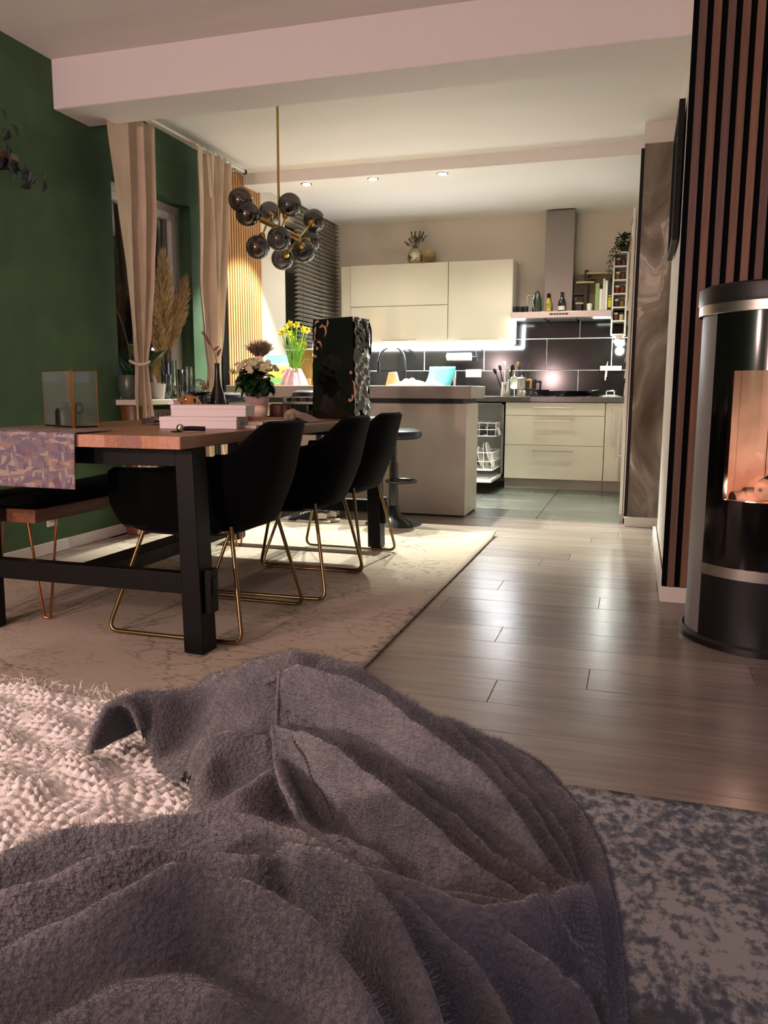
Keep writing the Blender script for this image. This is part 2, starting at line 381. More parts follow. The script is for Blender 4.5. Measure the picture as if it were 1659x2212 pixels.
# lower drawer unit
t = thing('drawer_cabinet', 'cream gloss kitchen cabinet with three long-handled drawers under the hob', 'cabinet', (-.72, 7.9, 0))
B().box(-1.168, YF+.02, .095, -.264, YB-.02, .808).build('body', mat('carcass', 'D8D3C4', .5), t, flat=True)
plm = mat('plinth_board', 'A49C8C', .4)
B().box(-1.168, YF+.05, 0, -.266, YF+.066, .095).build('plinth', plm, t, flat=True)
for z0, z1 in ((.688, .806), (.414, .684), (.098, .41)):
    d = B().box(-1.166, YF, z0, -.266, YF+.019, z1).build('drawer', creamlac, t, bev=.002)
    zh = z1-.045 if z1 < .8 else .762
    h = B(); h.bar((-.905, YF-.032, zh), (-.535, YF-.032, zh), .012, .012)
    for x in (-.88, -.56): h.bar((x, YF-.032, zh), (x, YF, zh), .010, .010)
    h.build('handle', steel, d, bev=.002)
t = thing('narrow_cabinet', 'narrow cream gloss kitchen cabinet with upright handle beside the drawers', 'cabinet', (-.2, 7.9, 0))
B().box(-.26, YF+.02, .095, -.10, YB-.02, .808).build('body', MATS['carcass'], t, flat=True)
B().box(-.262, YF+.05, 0, -.10, YF+.066, .095).build('plinth', plm, t, flat=True)
d = B().box(-.259, YF, .098, -.125, YF+.019, .806).build('door', creamlac, t, bev=.002)
h = B(); h.bar((-.187, YF-.03, .43), (-.187, YF-.03, .775), .012)
for z in (.45, .755): h.bar((-.187, YF-.03, z), (-.187, YF, z), .01)
h.build('handle', steel, d, bev=.002)
tag(B().box(-3.05, YF-.025, .812, -.10, YB-.01, .86).build('countertop', mat('dark_worktop', '4A443F', .22, col2='57504A', ns=30), bev=.003), 'long dark grey kitchen worktop along the back wall', 'worktop')
# sink cabinets mostly behind the island
t = thing('sink_cabinet', 'cream kitchen base cabinet below the sink behind the island', 'cabinet', (-2.4, 7.9, 0))
B().box(-3.04, YF+.02, .095, -1.80, YB-.02, .808).build('body', MATS['carcass'], t, flat=True)
for x0, x1 in ((-3.03, -2.42), (-2.415, -1.805)): B().box(x0, YF, .098, x1, YF+.019, .806).build('door', creamlac, t, bev=.002)
# dishwasher with its door down and two racks
t = thing('dishwasher', 'open dishwasher with its door lowered and white racks full of dishes', 'dishwasher', (-1.48, 7.9, 0))
inox = mat('tub_steel', '8A8883', .3, metal=.8)
b = B(); x0, x1 = -1.785, -1.182
b.box(x0, YF+.01, .10, x0+.02, YB-.03, .80); b.box(x1-.02, YF+.01, .10, x1, YB-.03, .80); b.box(x0, YB-.05, .10, x1, YB-.03, .80); b.box(x0, YF+.01, .10, x1, YB-.05, .13); b.box(x0, YF+.01, .785, x1, YB-.05, .80)
b.build('tub', inox, t, flat=True)
d = B().box(x0+.01, YF-.56, .105, x1-.01, YF+.005, .135).build('door', mat('dishwasher_door', 'E2DFD6', .2), t, bev=.004)
B().box(x0+.03, YF-.54, .135, x1-.03, YF-.01, .146).build('door_liner', inox, d, bev=.004)
wire = mat('white_wire', 'EDEBE6', .35)
def rack(zb, zt, y0, y1):
    b = B(); X0, X1 = x0+.035, x1-.035
    for z in (zb, (zb+zt)/2, zt): b.tube(round_path([(X0, y0, z), (X1, y0, z), (X1, y1, z), (X0, y1, z), (X0, y0, z)], .02), .0035, 6)
    for k in range(8):
        x = X0+(X1-X0)*k/7; b.tube([(x, y0, zt), (x, y0, zb), (x, y1, zb), (x, y1, zt)], .0025, 5)
    for k in range(1, 7):
        y = y0+(y1-y0)*k/7; b.tube([(X0, y, zt), (X0, y, zb), (X1, y, zb), (X1, y, zt)], .0025, 5)
    return b.build('rack', wire, t)
rack(.20, .36, 7.22, 7.72); rack(.50, .62, 7.38, 7.88)
pl = mat('porcelain', 'E9E6DE', .15); dkp = mat('dark_stoneware', '1E1D1C', .3)
for k in range(9):
    x = -1.28-.045*k; r = (.12, .115, .10)[k % 3]; a = R.uniform(-.12, .12)
    q = B().lathe([(.001, 0), (r*.6, .001), (r, .014), (r, .017), (r*.58, .005), (.001, .004)], (x, 7.40+.03*(k % 2), .205+r), 24, axis=(1, 0, .25+a), cap=False)
    tag(q.build('plate', dkp if k in (3,) else pl), ('first', 'second', 'third', 'fourth', 'fifth', 'sixth', 'seventh', 'eighth', 'ninth')[k]+' plate from the drawer side in the lower dishwasher rack', 'plate', 'plates in the dishwasher')
for k, (x, y, r, m_) in enumerate(((-1.26, 7.48, .055, dkp), (-1.40, 7.47, .06, dkp), (-1.25, 7.60, .05, pl), (-1.39, 7.60, .055, dkp), (-1.53, 7.5, .055, pl), (-1.31, 7.72, .05, dkp))):
    q = B().lathe([(.001, r*1.3), (r*.55, r*1.3), (r*.9, r*.6), (r, 0), (r*.93, 0), (r*.8, r*.6), (r*.5, r*1.2), (.001, r*1.2)], (x, y, .506), 20, cap=False)
    tag(q.build('bowl', m_), (('dark bowl upside down in the front corner of the upper dishwasher rack', 'larger dark bowl upside down at the front of the upper dishwasher rack', 'small white bowl upside down mid-way in the upper dishwasher rack', 'dark bowl upside down mid-way in the upper dishwasher rack', 'white bowl upside down on the island side of the upper dishwasher rack', 'dark bowl upside down at the back of the upper dishwasher rack')[k]), 'bowl', ('white' if m_ is pl else 'dark')+' bowls in the upper dishwasher rack')
# upper cabinets
def upper(label, X0, X1, doors, handles, Z0=1.37, Z1=2.14, filler=None):
    t = thing('wall_cabinet', label, 'cabinet', ((X0+X1)/2, 8.05, Z0))
    B().box(X0, 7.87, Z0, X1, YB-.001, Z1).build('body', MATS['carcass'], t, flat=True)
    for z0, z1 in doors:
        d = B().box(X0+.002, 7.85, z0+.0025, X1-.002, 7.869, z1-.0025).build('door', creamlac, t, bev=.0015)
    for a, b_ in handles: B().box(a, 7.838, Z0+.028, b_, 7.85, Z0+.037).build('handle', mat('satin_handle', 'A49A86', .3, metal=.5), d, bev=.002)
    return t
upper('long cream gloss wall cabinet with two stacked flap doors above the sink', -2.787, -1.788, ((1.738, 2.14), (1.37, 1.736)), ((-2.46, -2.10),))
upper('single-door cream gloss wall cabinet next to the extractor hood', -1.785, -1.165, ((1.37, 2.14),), ((-1.66, -1.29),))
sbox('trim_5', creamlac, -2.89, 7.87, 1.37, -2.79, YB-.001, 2.135)
# LED strips
def strip(label, pts, r=.008):
    return tag(B().tube(round_path(pts, .01), r, 8).build('led_strip', led), label, 'light strip')
strip('bright white LED strip under the wall cabinets rising beside the hood', [(-2.86, 7.86, 1.352), (-1.145, 7.86, 1.352), (-1.14, 7.86, 1.58)], .016)
lamp('led_strip_light', 'AREA', (-2.0, 7.95, 1.355), 34, (.95, .98, 1), rot=(math.radians(8), 0, 0), size=(1.6, .04))
# extractor hood
t = thing('extractor_hood', 'stainless steel chimney extractor hood over the hob', 'cooker hood', (-.74, 8.0, 1.60))
h0, h1 = U(1104, 690, 1, 7.80).x, U(1321, 690, 1, 7.80).x
B().hexa([(h0, 7.79, 1.585), (h1, 7.79, 1.585), (h1, YB-.02, 1.60), (h0, YB-.02, 1.60), (h0, 7.79, 1.645), (h1, 7.79, 1.645), (h1, YB-.02, 1.66), (h0, YB-.02, 1.66)]).build('canopy', steel, t, bev=.004)
B().box(-.885, 7.97, 1.64, -.62, YB-.02, 2.58).build('chimney', mat('dark_steel', '7C7870', .33, metal=1, bump=.04, bs=40, bstretch=(1, 1, 40)), t, bev=.003)
xc = U(1207, 681, 1, 7.79).x
q = B().box(xc-.085, 7.786, 1.611, xc+.085, 7.792, 1.626).build('control_panel', mat('panel_black', '251E1A', .3), t, flat=True)
for k in range(5): B().cyl((xc-.05+.025*k, 7.783, 1.6185), (xc-.05+.025*k, 7.787, 1.6185), .004, n=10).build('button', steel, q)
for X0, X1 in ((h0+.02, h0+.30), (h0+.33, h1-.33), (h1-.30, h1-.02)):
    B().box(X0, 7.82, 1.578, X1, 8.15, 1.59).build('filter', mat('filter_mesh', '8E8C86', .4, metal=1, bump=.3, bs=300), t, flat=True)
for X0, X1 in ((h0+.01, h0+.12), (h1-.16, h1-.01)):
    B().box(X0, 7.80, 1.574, X1, 7.86, 1.585).build('lamp_glass', mat('hood_lamp', 'FFFFFF', .4, emit='F6FFF2', es=14), t, flat=True)
for x in (h0+.12, h1-.12): lamp('hood_light', 'SPOT', (x, 7.86, 1.565), 7, (1, .98, .92), .03, spot=math.radians(120), blend=.7)
ZT = 1.652
# things on the hood
def bottle(label, x, y, z, prof, m, cap=None, cm=None, lab=None, cat='bottle', name='bottle'):
    t = thing(name, label, cat, (x, y, z))
    B().lathe(prof, (x, y, z), 20).build('body', m, t)
    if cap: B().lathe(cap, (x, y, z), 16).build('cap', cm, t)
    if lab:
        z0, z1, r = lab
        B().grid(lambda u, v: (x+r*math.cos(PI*(1.15+.7*u)), y+r*math.sin(PI*(1.15+.7*u)), z+z0+(z1-z0)*v), 10, 2).build('paper_label', mat('label_white', 'DAD6CC', .6), t)
    return t
def hx(px): return U(px, 670, 1, 7.93).x
gd = mat('dark_bottle_glass', '12140F', .08, coat=.5)
bottle('dark wine-type bottle with white label on the hood', hx(1213), 7.93, ZT, [(.032, 0), (.034, .005), (.034, .075), (.028, .10), (.014, .125), (.0125, .165), (.015, .167), (.015, .176), (.012, .178)], gd, lab=(.012, .05, .0345))
bottle('oil bottle with yellow label and black stopper on the hood', hx(1184), 7.93, ZT, [(.03, 0), (.032, .004), (.032, .07), (.022, .10), (.012, .12), (.012, .135)], mat('amber_oil', '8E7A3A', .1, col2='C9B24A', ns=20), cap=[(.013, .128), (.014, .13), (.014, .168), (.012, .17)], cm=black)
t = thing('coffee_pot', 'dark green slender metal pot with wire handle on the hood', 'pot', (hx(1160), 7.93, ZT))
x = hx(1160); gm = mat('green_enamel', '2C3A2C', .25)
B().lathe([(.045, 0), (.047, .01), (.04, .12), (.026, .16), (.022, .175)], (x, 7.93, ZT)).build('body', gm, t)
B().lathe([(.023, .173), (.021, .185), (.007, .19), (.007, .2), (.004, .203)], (x, 7.93, ZT)).build('lid', gm, t)
B().tube(smooth_path([(x-.028, 7.93, ZT+.15), (x-.085, 7.92, ZT+.155), (x-.095, 7.92, ZT+.11), (x-.06, 7.93, ZT+.03)]), .004).build('handle', chrome, t)
B().tube(smooth_path([(x-.02, 7.89, ZT+.02), (x-.035, 7.86, ZT+.09), (x-.02, 7.86, ZT+.15)]), .007).build('spout', chrome, t)
for k, px in enumerate((1112, 1124, 1135)):
    t = thing('cup', ('small dark cup at the cabinet end of the hood', 'small dark cup between two others on the hood', 'small dark cup next to the green pot on the hood')[k], 'cup', (hx(px), 7.93, ZT), group='dark cups on the hood')
    B().lathe([(.022, 0), (.026, .005), (.029, .055), (.026, .055), (.023, .008), (.001, .006)], (hx(px), 7.93, ZT), cap=False).build('body', mat('dark_glaze', '23252A', .2), t)
    B().tube([(hx(px)+.027*math.cos(a), 7.90-.02*math.sin(a/1), ZT+.03+.016*math.cos(a)) for a in (0, .6, 1.2, 1.8, 2.4, 3.1)], .003).build('handle', MATS['dark_glaze'], t)
# small wall shelf of dark uprights and pale boards
t = thing('spice_shelf', 'open zigzag wall shelf with pale boards and dark upright above the hood', 'shelf', (-.45, 8.12, ZT))
pale = wood('pale_board', 'B5A67C', '9D8E66'); drk = mat('dark_upright', '2A211C', .6)
def sx(px): return U(px, 620, 1, 8.05).x
def sz(py): return U(1265, py, 1, 8.05).z
B().box(sx(1262), 8.02, ZT, sx(1270), 8.10, sz(584)).build('upright', drk, t, bev=.001)
for p0, p1, py, m_ in ((1267, 1318, 591, pale), (1245, 1284, 610, pale), (1245, 1262, 655, pale), (1228, 1262, 635, drk), (1268, 1284, 603, drk)):
    B().box(sx(p0), 8.0, sz(py+3), sx(p1), 8.15, sz(py-1)).build('board', m_, t, bev=.001)
B().box(sx(1246), 8.01, ZT, sx(1259), 8.10, sz(650)).build('box', drk, t, bev=.001)
B().box(sx(1246), 8.13, ZT, sx(1318), 8.218, sz(590)).build('back', mat('shelf_back', '8D8062', .8), t, flat=True)
bottle('small white pot between the shelf upright and the books', U(1273, 670, 1, 7.97).x, 7.97, ZT, [(.022, 0), (.027, .07), (.024, .07), (.02, .004)], pl, cat='pot', name='small_pot')
for k, (p0, p1, py, c_, lab) in enumerate(((1285, 1294, 612, '8FA56A', 'pale green book leaning among books on the hood'), (1294, 1301, 624, 'E6E3DA', 'short white book beside the pale green book on the hood'), (1301, 1306, 602, 'D8D5CC', 'thin tall white book in the middle of the hood books'), (1306, 1312, 606, 'F0EEE8', 'second tall white book next to the black and yellow one'), (1312, 1322, 610, '161412', 'black book with yellow marks at the end of the hood'))):
    X0, X1 = U(p0, 650, 1, 7.95).x, U(p1, 650, 1, 7.95).x; z1 = U(p0, py, 1, 7.95).z
    t = thing('book', lab, 'book', (X0, 7.95, ZT), group='books on the hood')
    B().box(X0+.001, 7.95, ZT, X1-.001, 8.10, z1).build('cover', mat('book_'+c_, c_, .5), t, bev=.002)
    B().box(X0+.003, 7.955, z1-.002, X1-.003, 8.101, z1+.0005).build('pages', mat('paper', 'E6DFCF', .8), t, flat=True)
    if c_ == '161412':
        for za, zb in ((.03, .10), (.105, .118), (.128, .14)): B().box(X0+.006, 7.9485, ZT+za, X1-.008, 7.951, ZT+zb).build('print', mat('yellow_print', 'C9C22C', .5), t, flat=True)
# tall spice rack with cubbies
rx0, rx1, rz0, rz1 = U(1318, 730, 1, 7.95).x, U(1364, 545, 1, 7.95).x, 1.435, U(1340, 545, 1, 7.95).z
rx0, rx1 = -.262, -.128
t = thing('spice_rack', 'tall narrow white rack of open cubbies standing on the wall beside the hood', 'rack', (-.19, 8.08, rz0))
wl = mat('white_rack', 'E2DDD0', .4); b = B(); n = 6
b.box(rx0, 7.95, rz0, rx0+.014, YB-.002, rz1); b.box(rx1-.014, 7.95, rz0, rx1, YB-.002, rz1); b.box(rx0, YB-.012, rz0, rx1, YB-.002, rz1)
b.build('frame', wl, t, flat=True); hs = (rz1-rz0)/n
for k in range(n+1): B().box(rx0+.014, 7.95, rz0+hs*k-.006, rx1-.014, YB-.012, rz0+hs*k+.006).build('board', wl, t, flat=True)
jl = mat('jar_lid', '2C2825', .4)
for k in range(1, n):
    for j, dx in enumerate((-.024, .024)):
        c_ = R.choice(['5A3A22', '7A5A30', '3A3226', 'B8A888', '6E2E1E']); x = (rx0+rx1)/2+dx; z = rz0+hs*k+.007
        q = thing('spice_jar', ('jar in the %s cubby of the white spice rack, %s' % (('lowest', 'second lowest', 'middle', 'second highest', 'highest')[k-1], ('hood side', 'fridge side')[j])), 'jar', (x, 8.0, z), group='spice jars in the white rack')
        B().lathe([(.018, 0), (.02, .003), (.02, .05), (.016, .056)], (x, 8.0, z), 14).build('glass', mat('spice_'+c_, c_, .12), q)
        B().lathe([(.018, .055), (.018, .07), (.016, .072)], (x, 8.0, z), 14).build('lid', jl if j else mat('jar_lid_pale', 'CFC9BC', .4), q)
t = thing('puck_lamp', 'bright round puck lamp glowing under the white spice rack', 'lamp', (-.19, 7.99, rz0-.02))
xx = U(1337, 739, 1, 7.97).x; zz = U(1337, 739, 1, 7.97).z
B().lathe([(.05, .034), (.052, .02), (.05, .018)], (xx, 7.99, zz)).build('housing', steel, t)
B().lathe([(.02, -.014), (.044, -.006), (.05, .006), (.05, .018)], (xx, 7.99, zz)).build('lens', mat('puck_lens', 'FFFFFF', .4, emit='F4FFF0', es=26), t)
B().box(xx-.03, 7.97, zz+.03, xx+.03, 8.05, rz0).build('bracket', steel, t, flat=True)
lamp('puck_light', 'POINT', (xx, 7.99, zz-.06), 6, (.97, 1, .94), .04)
# trailing plant on the rack
t = thing('trailing_plant', 'dark green trailing plant in a dark pot on top of the spice rack', 'plant', (-.17, 8.05, rz1))
B().lathe([(.035, 0), (.05, .07), (.046, .07), (.03, .005)], (-.17, 8.05, rz1+.007)).build('pot', mat('plant_pot_dark', '201D1C', .5), t)
lf = mat('ivy_leaf', '1D3018', .4, col2='2C4522', ns=30); b = B()
for k in range(90):
    a = R.uniform(0, 2*PI); e_ = R.uniform(-.3, 1.2); d = Vector((math.cos(a)*math.cos(e_), math.sin(a)*math.cos(e_), math.sin(e_)))
    p = Vector((-.17, 8.05, rz1+.10))+d*R.uniform(.02, .09); p.y = min(p.y, 8.16); p.z = max(p.z, rz1+.02)
    b.leaf(p, d+Vector((0, 0, -.4)), (0, 0, 1), R.uniform(.035, .06), .03)
f_ = b.build('foliage', lf, t); f_['kind'] = 'stuff'
for px, py, L_ in ((1330, 515, 9), (1316, 560, 8), (1322, 545, 6)):
    p1 = U(px, py+40, 1, 7.93); b = B(); pts = smooth_path([(-.17, 8.03, rz1+.08), (p1.x+.05, 7.96, rz1+.06), (p1.x, 7.93, rz1-.02), (p1.x-.01, 7.93, p1.z)], 6)
    b.tube(pts, .0018, 5)
    for k in range(4, len(pts), 2):
        for s_ in (-1, 1): b.leaf(pts[k], (s_*.6, -.5, -.5), (0, 0, 1), .035, .024)
    b.build('vine', lf, t)
# fridge, seen along its door
t = thing('fridge', 'tall white built-in fridge seen edge-on beside the marbled panel', 'fridge', (.05, 6.4, 0))
fw = mat('fridge_white', 'D9D6CC', .3)
B().box(-.055, 5.815, .03, .17, 7.55, 2.12).build('body', fw, t, bev=.004)
d = B().box(-.078, 5.80, .06, -.058, 6.40, 2.11).build('door', fw, t, bev=.004)
h = B(); h.bar((-.115, 5.9, .45), (-.115, 5.9, .80), .014)
for z in (.46, .79): h.bar((-.115, 5.9, z), (-.078, 5.9, z), .012)
h.build('handle', steel, d, bev=.002)
B().box(-.07, 5.80, 0, -.05, 7.5, .06).build('plinth', plm, t, flat=True)
spots_ = [(.45+.115*k+R.uniform(-.03, .03)) for k in range(13)]
cc = ['E9E6DE', 'D8D3C8', 'B98A78', 'EDEAE2', '6E7A86', 'E0D7C2']
for k, z in enumerate([q for q in [.88, 1.0, 1.12, 1.24, 1.36, 1.47, 1.6, 1.72, 1.85, 1.97, 2.06]]):
    y = 5.86+.14*(k % 4); c_ = cc[k % 6]
    q = B().hexa([(-.0785, y, z), (-.0785, y+.08, z), (-.0795, y+.08, z+.085), (-.0795, y, z+.085), (-.086-.006*(k % 3), y, z), (-.082, y+.08, z), (-.0815, y+.08, z+.085), (-.0815, y, z+.085)])
    tag(q.build('paper_note', mat('note_'+c_, c_, .7), flat=True), 'small paper note stuck on the white fridge side, '+('lowest of all', 'second from the bottom', 'third from the bottom', 'fourth from the bottom', 'fifth from the bottom', 'in the middle', 'fifth from the top', 'fourth from the top', 'third from the top', 'second from the top', 'topmost of all')[k], 'note', 'notes stuck on the fridge')
# upper-cabinet decor
t = thing('mirror_vase', 'round mirrored vase with dark dried twigs on top of the wall cabinets', 'vase', (-2.15, 8.03, 2.14))
vx = U(897, 560, 1, 8.03).x
vm = bpy.data.materials.new('mirror_fade'); vm.use_nodes = True
N, L = vm.node_tree.nodes, vm.node_tree.links; bb = N['Principled BSDF']; bb.inputs['Metallic'].default_value = .9; bb.inputs['Roughness'].default_value = .12; bb.inputs['Base Color'].default_value = lin('CFC4AC')+(1,)
B().lathe([(.045, 0), (.068, .02), (.08, .06), (.078, .10), (.062, .135), (.05, .15), (.052, .156), (.047, .15)], (vx, 8.03, 2.14), 28).build('body', vm, t)
tw = mat('dried_twig', '4A4636', .8)
for k in range(11):
    a = R.uniform(-.6, .6); b = B(); h_ = R.uniform(.12, .22); p0 = Vector((vx+R.uniform(-.02, .02), 8.03, 2.26)); p2 = p0+Vector((a*.22, R.uniform(-.05, .05), h_))
    b.tube(smooth_path([p0, (p0+p2)/2+Vector((-.01*a, 0, .02)), p2], 5), .003, 5)
    for j in range(7): b.ball(p2-(p2-p0)*(.05*j)+Vector((R.uniform(-.006, .006), 0, 0)), R.uniform(.005, .009), 6, 4)
    b.build('twig', tw, t)
t = thing('dried_flower_ball', 'pale yellow ball-shaped dried flower head beside the mirrored vase', 'flower', (U(929, 550, 1, 8.03).x, 8.03, 2.14))
fx = U(929, 550, 1, 8.03).x; b = B()
for k in range(230):
    z = 1-2*(k+.5)/230; a = k*2.39996; r = math.sqrt(1-z*z); d = Vector((r*math.cos(a), r*math.sin(a), z))
    b.leaf(Vector((fx, 8.03, 2.225))+d*.035, d+Vector((0, 0, .2)), (0, 0, 1) if abs(z) < .9 else (1, 0, 0), .042, .02, -.2, 3)
f_ = b.build('petals', mat('pale_petals', 'CDBE8E', .8), t); f_['kind'] = 'stuff'
B().cyl((fx, 8.03, 2.14), (fx, 8.03, 2.22), .018).build('base', brass, t)
# on the worktop
ZC = .861
t = thing('kitchen_faucet', 'black high-arched kitchen tap standing at the sink', 'tap', (-2.3, 7.98, ZC))
b = B(); xa, xb = U(873, 800, 1, 7.95).x, U(818, 780, 1, 7.86).x
b.tube(smooth_path([(xa, 7.98, ZC), (xa, 7.98, 1.18), (xa-.03, 7.97, 1.30), ((xa+xb)/2, 7.93, 1.355), (xb+.03, 7.88, 1.30), (xb, 7.86, 1.20)], 8), .013, 10); b.build('spout', black, t)
B().cyl((xb, 7.86, 1.09), (xb, 7.86, 1.20), .018, .015).build('spray_head', black, t)
B().lathe([(.03, 0), (.03, .03), (.02, .05)], (xa, 7.98, ZC)).build('base', black, t)
B().bar((xa, 7.98, 1.11), (xb+.01, 7.87, 1.11), .012).build('bracket', black, t)
t = thing('paper_towel_holder', 'white paper towel roll on a holder under the wall cabinets', 'paper towel', (-1.7, 8.05, 1.2))
p0, p1 = U(966, 771, 1, 8.05), U(1018, 769, 1, 8.05)
B().cyl((p0.x, 8.05, p0.z), (p1.x, 8.05, p0.z), .038, n=24).build('roll', mat('paper_towel', 'E6E4DC', .9, bump=.2, bs=120), t)
B().tube(round_path([(p0.x-.005, 8.05, p0.z), (p1.x+.05, 8.05, p0.z), (p1.x+.05, 8.05, 1.37)], .01), .005).build('holder', black, t)
t = thing('double_socket', 'white double power socket on the black tiles', 'socket', (-1.6, 8.2, 1.07))
p0, p1 = U(1006, 815, 1, 8.2), U(1040, 798, 1, 8.2)
B().box(p0.x, 8.195, p0.z, p1.x, 8.205, p1.z).build('plate', upvc, t, bev=.003)
for f in (.27, .73): B().cyl((p0.x+(p1.x-p0.x)*f, 8.193, (p0.z+p1.z)/2), (p0.x+(p1.x-p0.x)*f, 8.196, (p0.z+p1.z)/2), .019, n=18).build('socket_well', MATS['socket_shadow'], t)
t = thing('utensil_cup', 'steel cup crowded with cooking utensils beside the coffee maker', 'utensil holder', (-1.2, 7.75, ZC))
ux = U(1092, 840, 1, 7.75).x
B().lathe([(.045, 0), (.046, .003), (.046, .135), (.043, .135), (.042, .006), (.001, .005)], (ux, 7.75, ZC), cap=False).build('cup', chrome, t)
um = [black, black, pl, steel, black, mat('utensil_wood', 'A98A5C', .6)]
for k in range(6):
    a = -1+.4*k; p = Vector((ux+.015*a, 7.75+.02*(k % 3-1), ZC+.02)); q = p+Vector((.075*a, .02*(k % 2), .19+.03*(k % 3)))
    b = B().tube([p, q], .005, 6); d = (q-p).normalized()
    b.lathe([(.002, 0), (.016, .02), (.02, .045), (.014, .065), (.001, .07)], q-d*.01, 12, axis=d, sq=.35); b.build('utensil', um[k], t)
tm_ = mat('frosted_lid', 'C9D2C6', .25)
for k, (px, py, r) in enumerate(((1111, 817, .062), (1122, 812, .055))):
    p = U(px, py, 1, 7.86+.05*k)
    q = thing('plastic_disc', ('round milky plastic lid standing upright in front of another', 'round milky plastic lid standing upright behind another')[k], 'lid', (p.x, p.y, ZC), group='round lids by the coffee maker')
    B().lathe([(.001, -.004), (r*.9, -.003), (r, .004), (r*.96, .006), (r*.86, .001), (.001, 0)], (p.x, p.y, ZC+.005+r+.06), 28, axis=(.15, -1, .2), cap=False).build('disc', tm_, q)
    B().bar((p.x, p.y, ZC), (p.x, p.y, ZC+.07), .006).build('stand', steel, q)
t = thing('moka_pot', 'steel stovetop coffee maker with wooden handle beside the pan', 'coffee maker', (-1.05, 7.78, ZC))
mx = U(1127, 835, 1, 7.75).x
B().lathe([(.052, 0), (.052, .006), (.040, .055), (.036, .062)], (mx, 7.75, ZC), 10).build('base', steel, t)
B().lathe([(.036, .062), (.043, .068), (.043, .155), (.048, .168)], (mx, 7.75, ZC), 10).build('upper', steel, t)
B().lathe([(.046, .168), (.038, .178), (.008, .184), (.008, .197), (.001, .2)], (mx, 7.75, ZC), 10, cap=False).build('lid', steel, t)
B().tube(round_path([(mx+.04, 7.75, ZC+.15), (mx+.085, 7.75, ZC+.155), (mx+.08, 7.75, ZC+.07)], .01), .010, 8).build('handle', mat('handle_wood', 'B98A48', .5), t)
cp = mat('cast_pan', '0C0C0C', .35)
tag(B().box(U(1150, 850, 1, 7.9).x, 7.68, ZC, U(1318, 850, 1, 7.9).x, 8.12, ZC+.006).build('hob', mat('hob_glass', '080808', .06), bev=.002), 'black glass cooking hob set on the worktop', 'hob')
def pan(label, px, r, hgt, y, hd):
    x = U(px, 850, 1, y).x; z = ZC+.0065; t = thing('frying_pan', label, 'pan', (x, y, z))
    B().lathe([(.001, 0), (r*.86, 0), (r, hgt), (r*1.02, hgt+.002), (r*.97, hgt), (r*.84, .006), (.001, .006)], (x, y, z), 36, cap=False).build('bowl', cp, t)
    p = Vector((x, y, z+hgt*.8))+Vector(hd)*r; B().tube(smooth_path([p, p+Vector(hd)*.06+Vector((0, 0, .012)), p+Vector(hd)*.14+Vector((0, 0, .02))]), .009, 8).build('handle', cp, t)
    return t
pan('small black saucepan between coffee maker and large pan', 1172, .062, .055, 7.80, (-.75, -.5, 0))
pan('wide black frying pan on the hob', 1243, .20, .045, 7.90, (.6, .5, 0))
t = thing('glass_pan_cover', 'glass pan lid with steel handle lying at the worktop end', 'lid', (-.2, 7.80, ZC))
gx = U(1318, 852, 1, 7.80).x
B().lathe([(.10, 0), (.10, .006), (.06, .018), (.001, .024)], (gx, 7.80, ZC), 28).build('glass', mat('lid_glass', 'AEBBAE', .05, coat=1), t)
B().tube(round_path([(gx-.035, 7.80, ZC+.02), (gx-.035, 7.80, ZC+.055), (gx+.035, 7.80, ZC+.055), (gx+.035, 7.80, ZC+.02)], .01), .006).build('handle', chrome, t)
t = thing('knife_rail', 'pale magnetic knife rail on the black tiles right of the hob', 'knife rack', (-.25, 8.19, 1.12))
p0, p1 = U(1296, 801, 1, 8.19), U(1343, 793, 1, 8.19)
B().box(p0.x, 8.185, p0.z, p1.x, 8.203, p1.z+.012).build('rail', mat('rail_steel', 'B5B09C', .35, metal=.5), t, bev=.002)
t = thing('kitchen_knife', 'pale knife held upright by the magnetic rail', 'knife', (U(1310, 800, 1, 8.18).x, 8.18, 1.1))
ka, kb = U(1306, 815, 1, 8.178), U(1313, 780, 1, 8.178)
B().prism([(ka.x, ka.z), (ka.x+.02, ka.z+.005), (kb.x, kb.z), (kb.x-.012, kb.z-.04)], (8.176, 8.184), lambda a, b_, c: (a, c, b_)).build('blade', mat('knife_cream', 'D8D2B0', .3), t, flat=True)
B().bar(ka+Vector((.008, 0, -.0)), ka+Vector((.006, 0, -.03)), .018, .012).build('handle', MATS['knife_cream'], t, bev=.002)
tag(B().box(U(980, 820, 1, 7.95).x, 7.93, ZC, U(985, 820, 1, 7.95).x, 7.96, 1.10).build('soap_dispenser', steel, bev=.004), 'slim steel soap dispenser behind the island by the teal board', 'dispenser')
# ---------------------------------------------------------------- island with raised bar top
isl = thing('kitchen_island', 'grey-white kitchen island with thick grey slab top', 'kitchen island', (-2.07, 5.94, 0))
B().box(-3.03, 5.697, .012, -1.151, 6.15, .818).build('body', mat('island_panel', 'BDB3A8', .35, col2='B2A79B', ns=4), isl, bev=.002)
B().box(-3.03, 5.71, 0, -1.16, 6.14, .013).build('plinth', dk, isl, flat=True)  # no real plinth: dark strip put in for the shade of the gap
B().box(-3.03, 5.69, .818, -1.175, 6.16, .853).build('black_band', mat('island_band', '171411', .6), isl, flat=True)  # recessed black band under the slab
slab_m = mat('concrete_slab', '9C9088', .45, col2='8B8079', ns=5, bump=.04, bs=60)
sx1 = U(1017, 850, 1, 5.655).x
B().box(-3.03, 5.655, .853, sx1, 6.22, .944).build('slab', slab_m, isl, bev=.005)
ZI = .945
def ix(px, y): return U(px, 825, 1, y).x
t = thing('landscape_canvas', 'small painted canvas of blue sky and yellow field on the island', 'picture', (ix(595, 6.0), 6.0, ZI))
pm = bpy.data.materials.new('painted_field'); pm.use_nodes = True
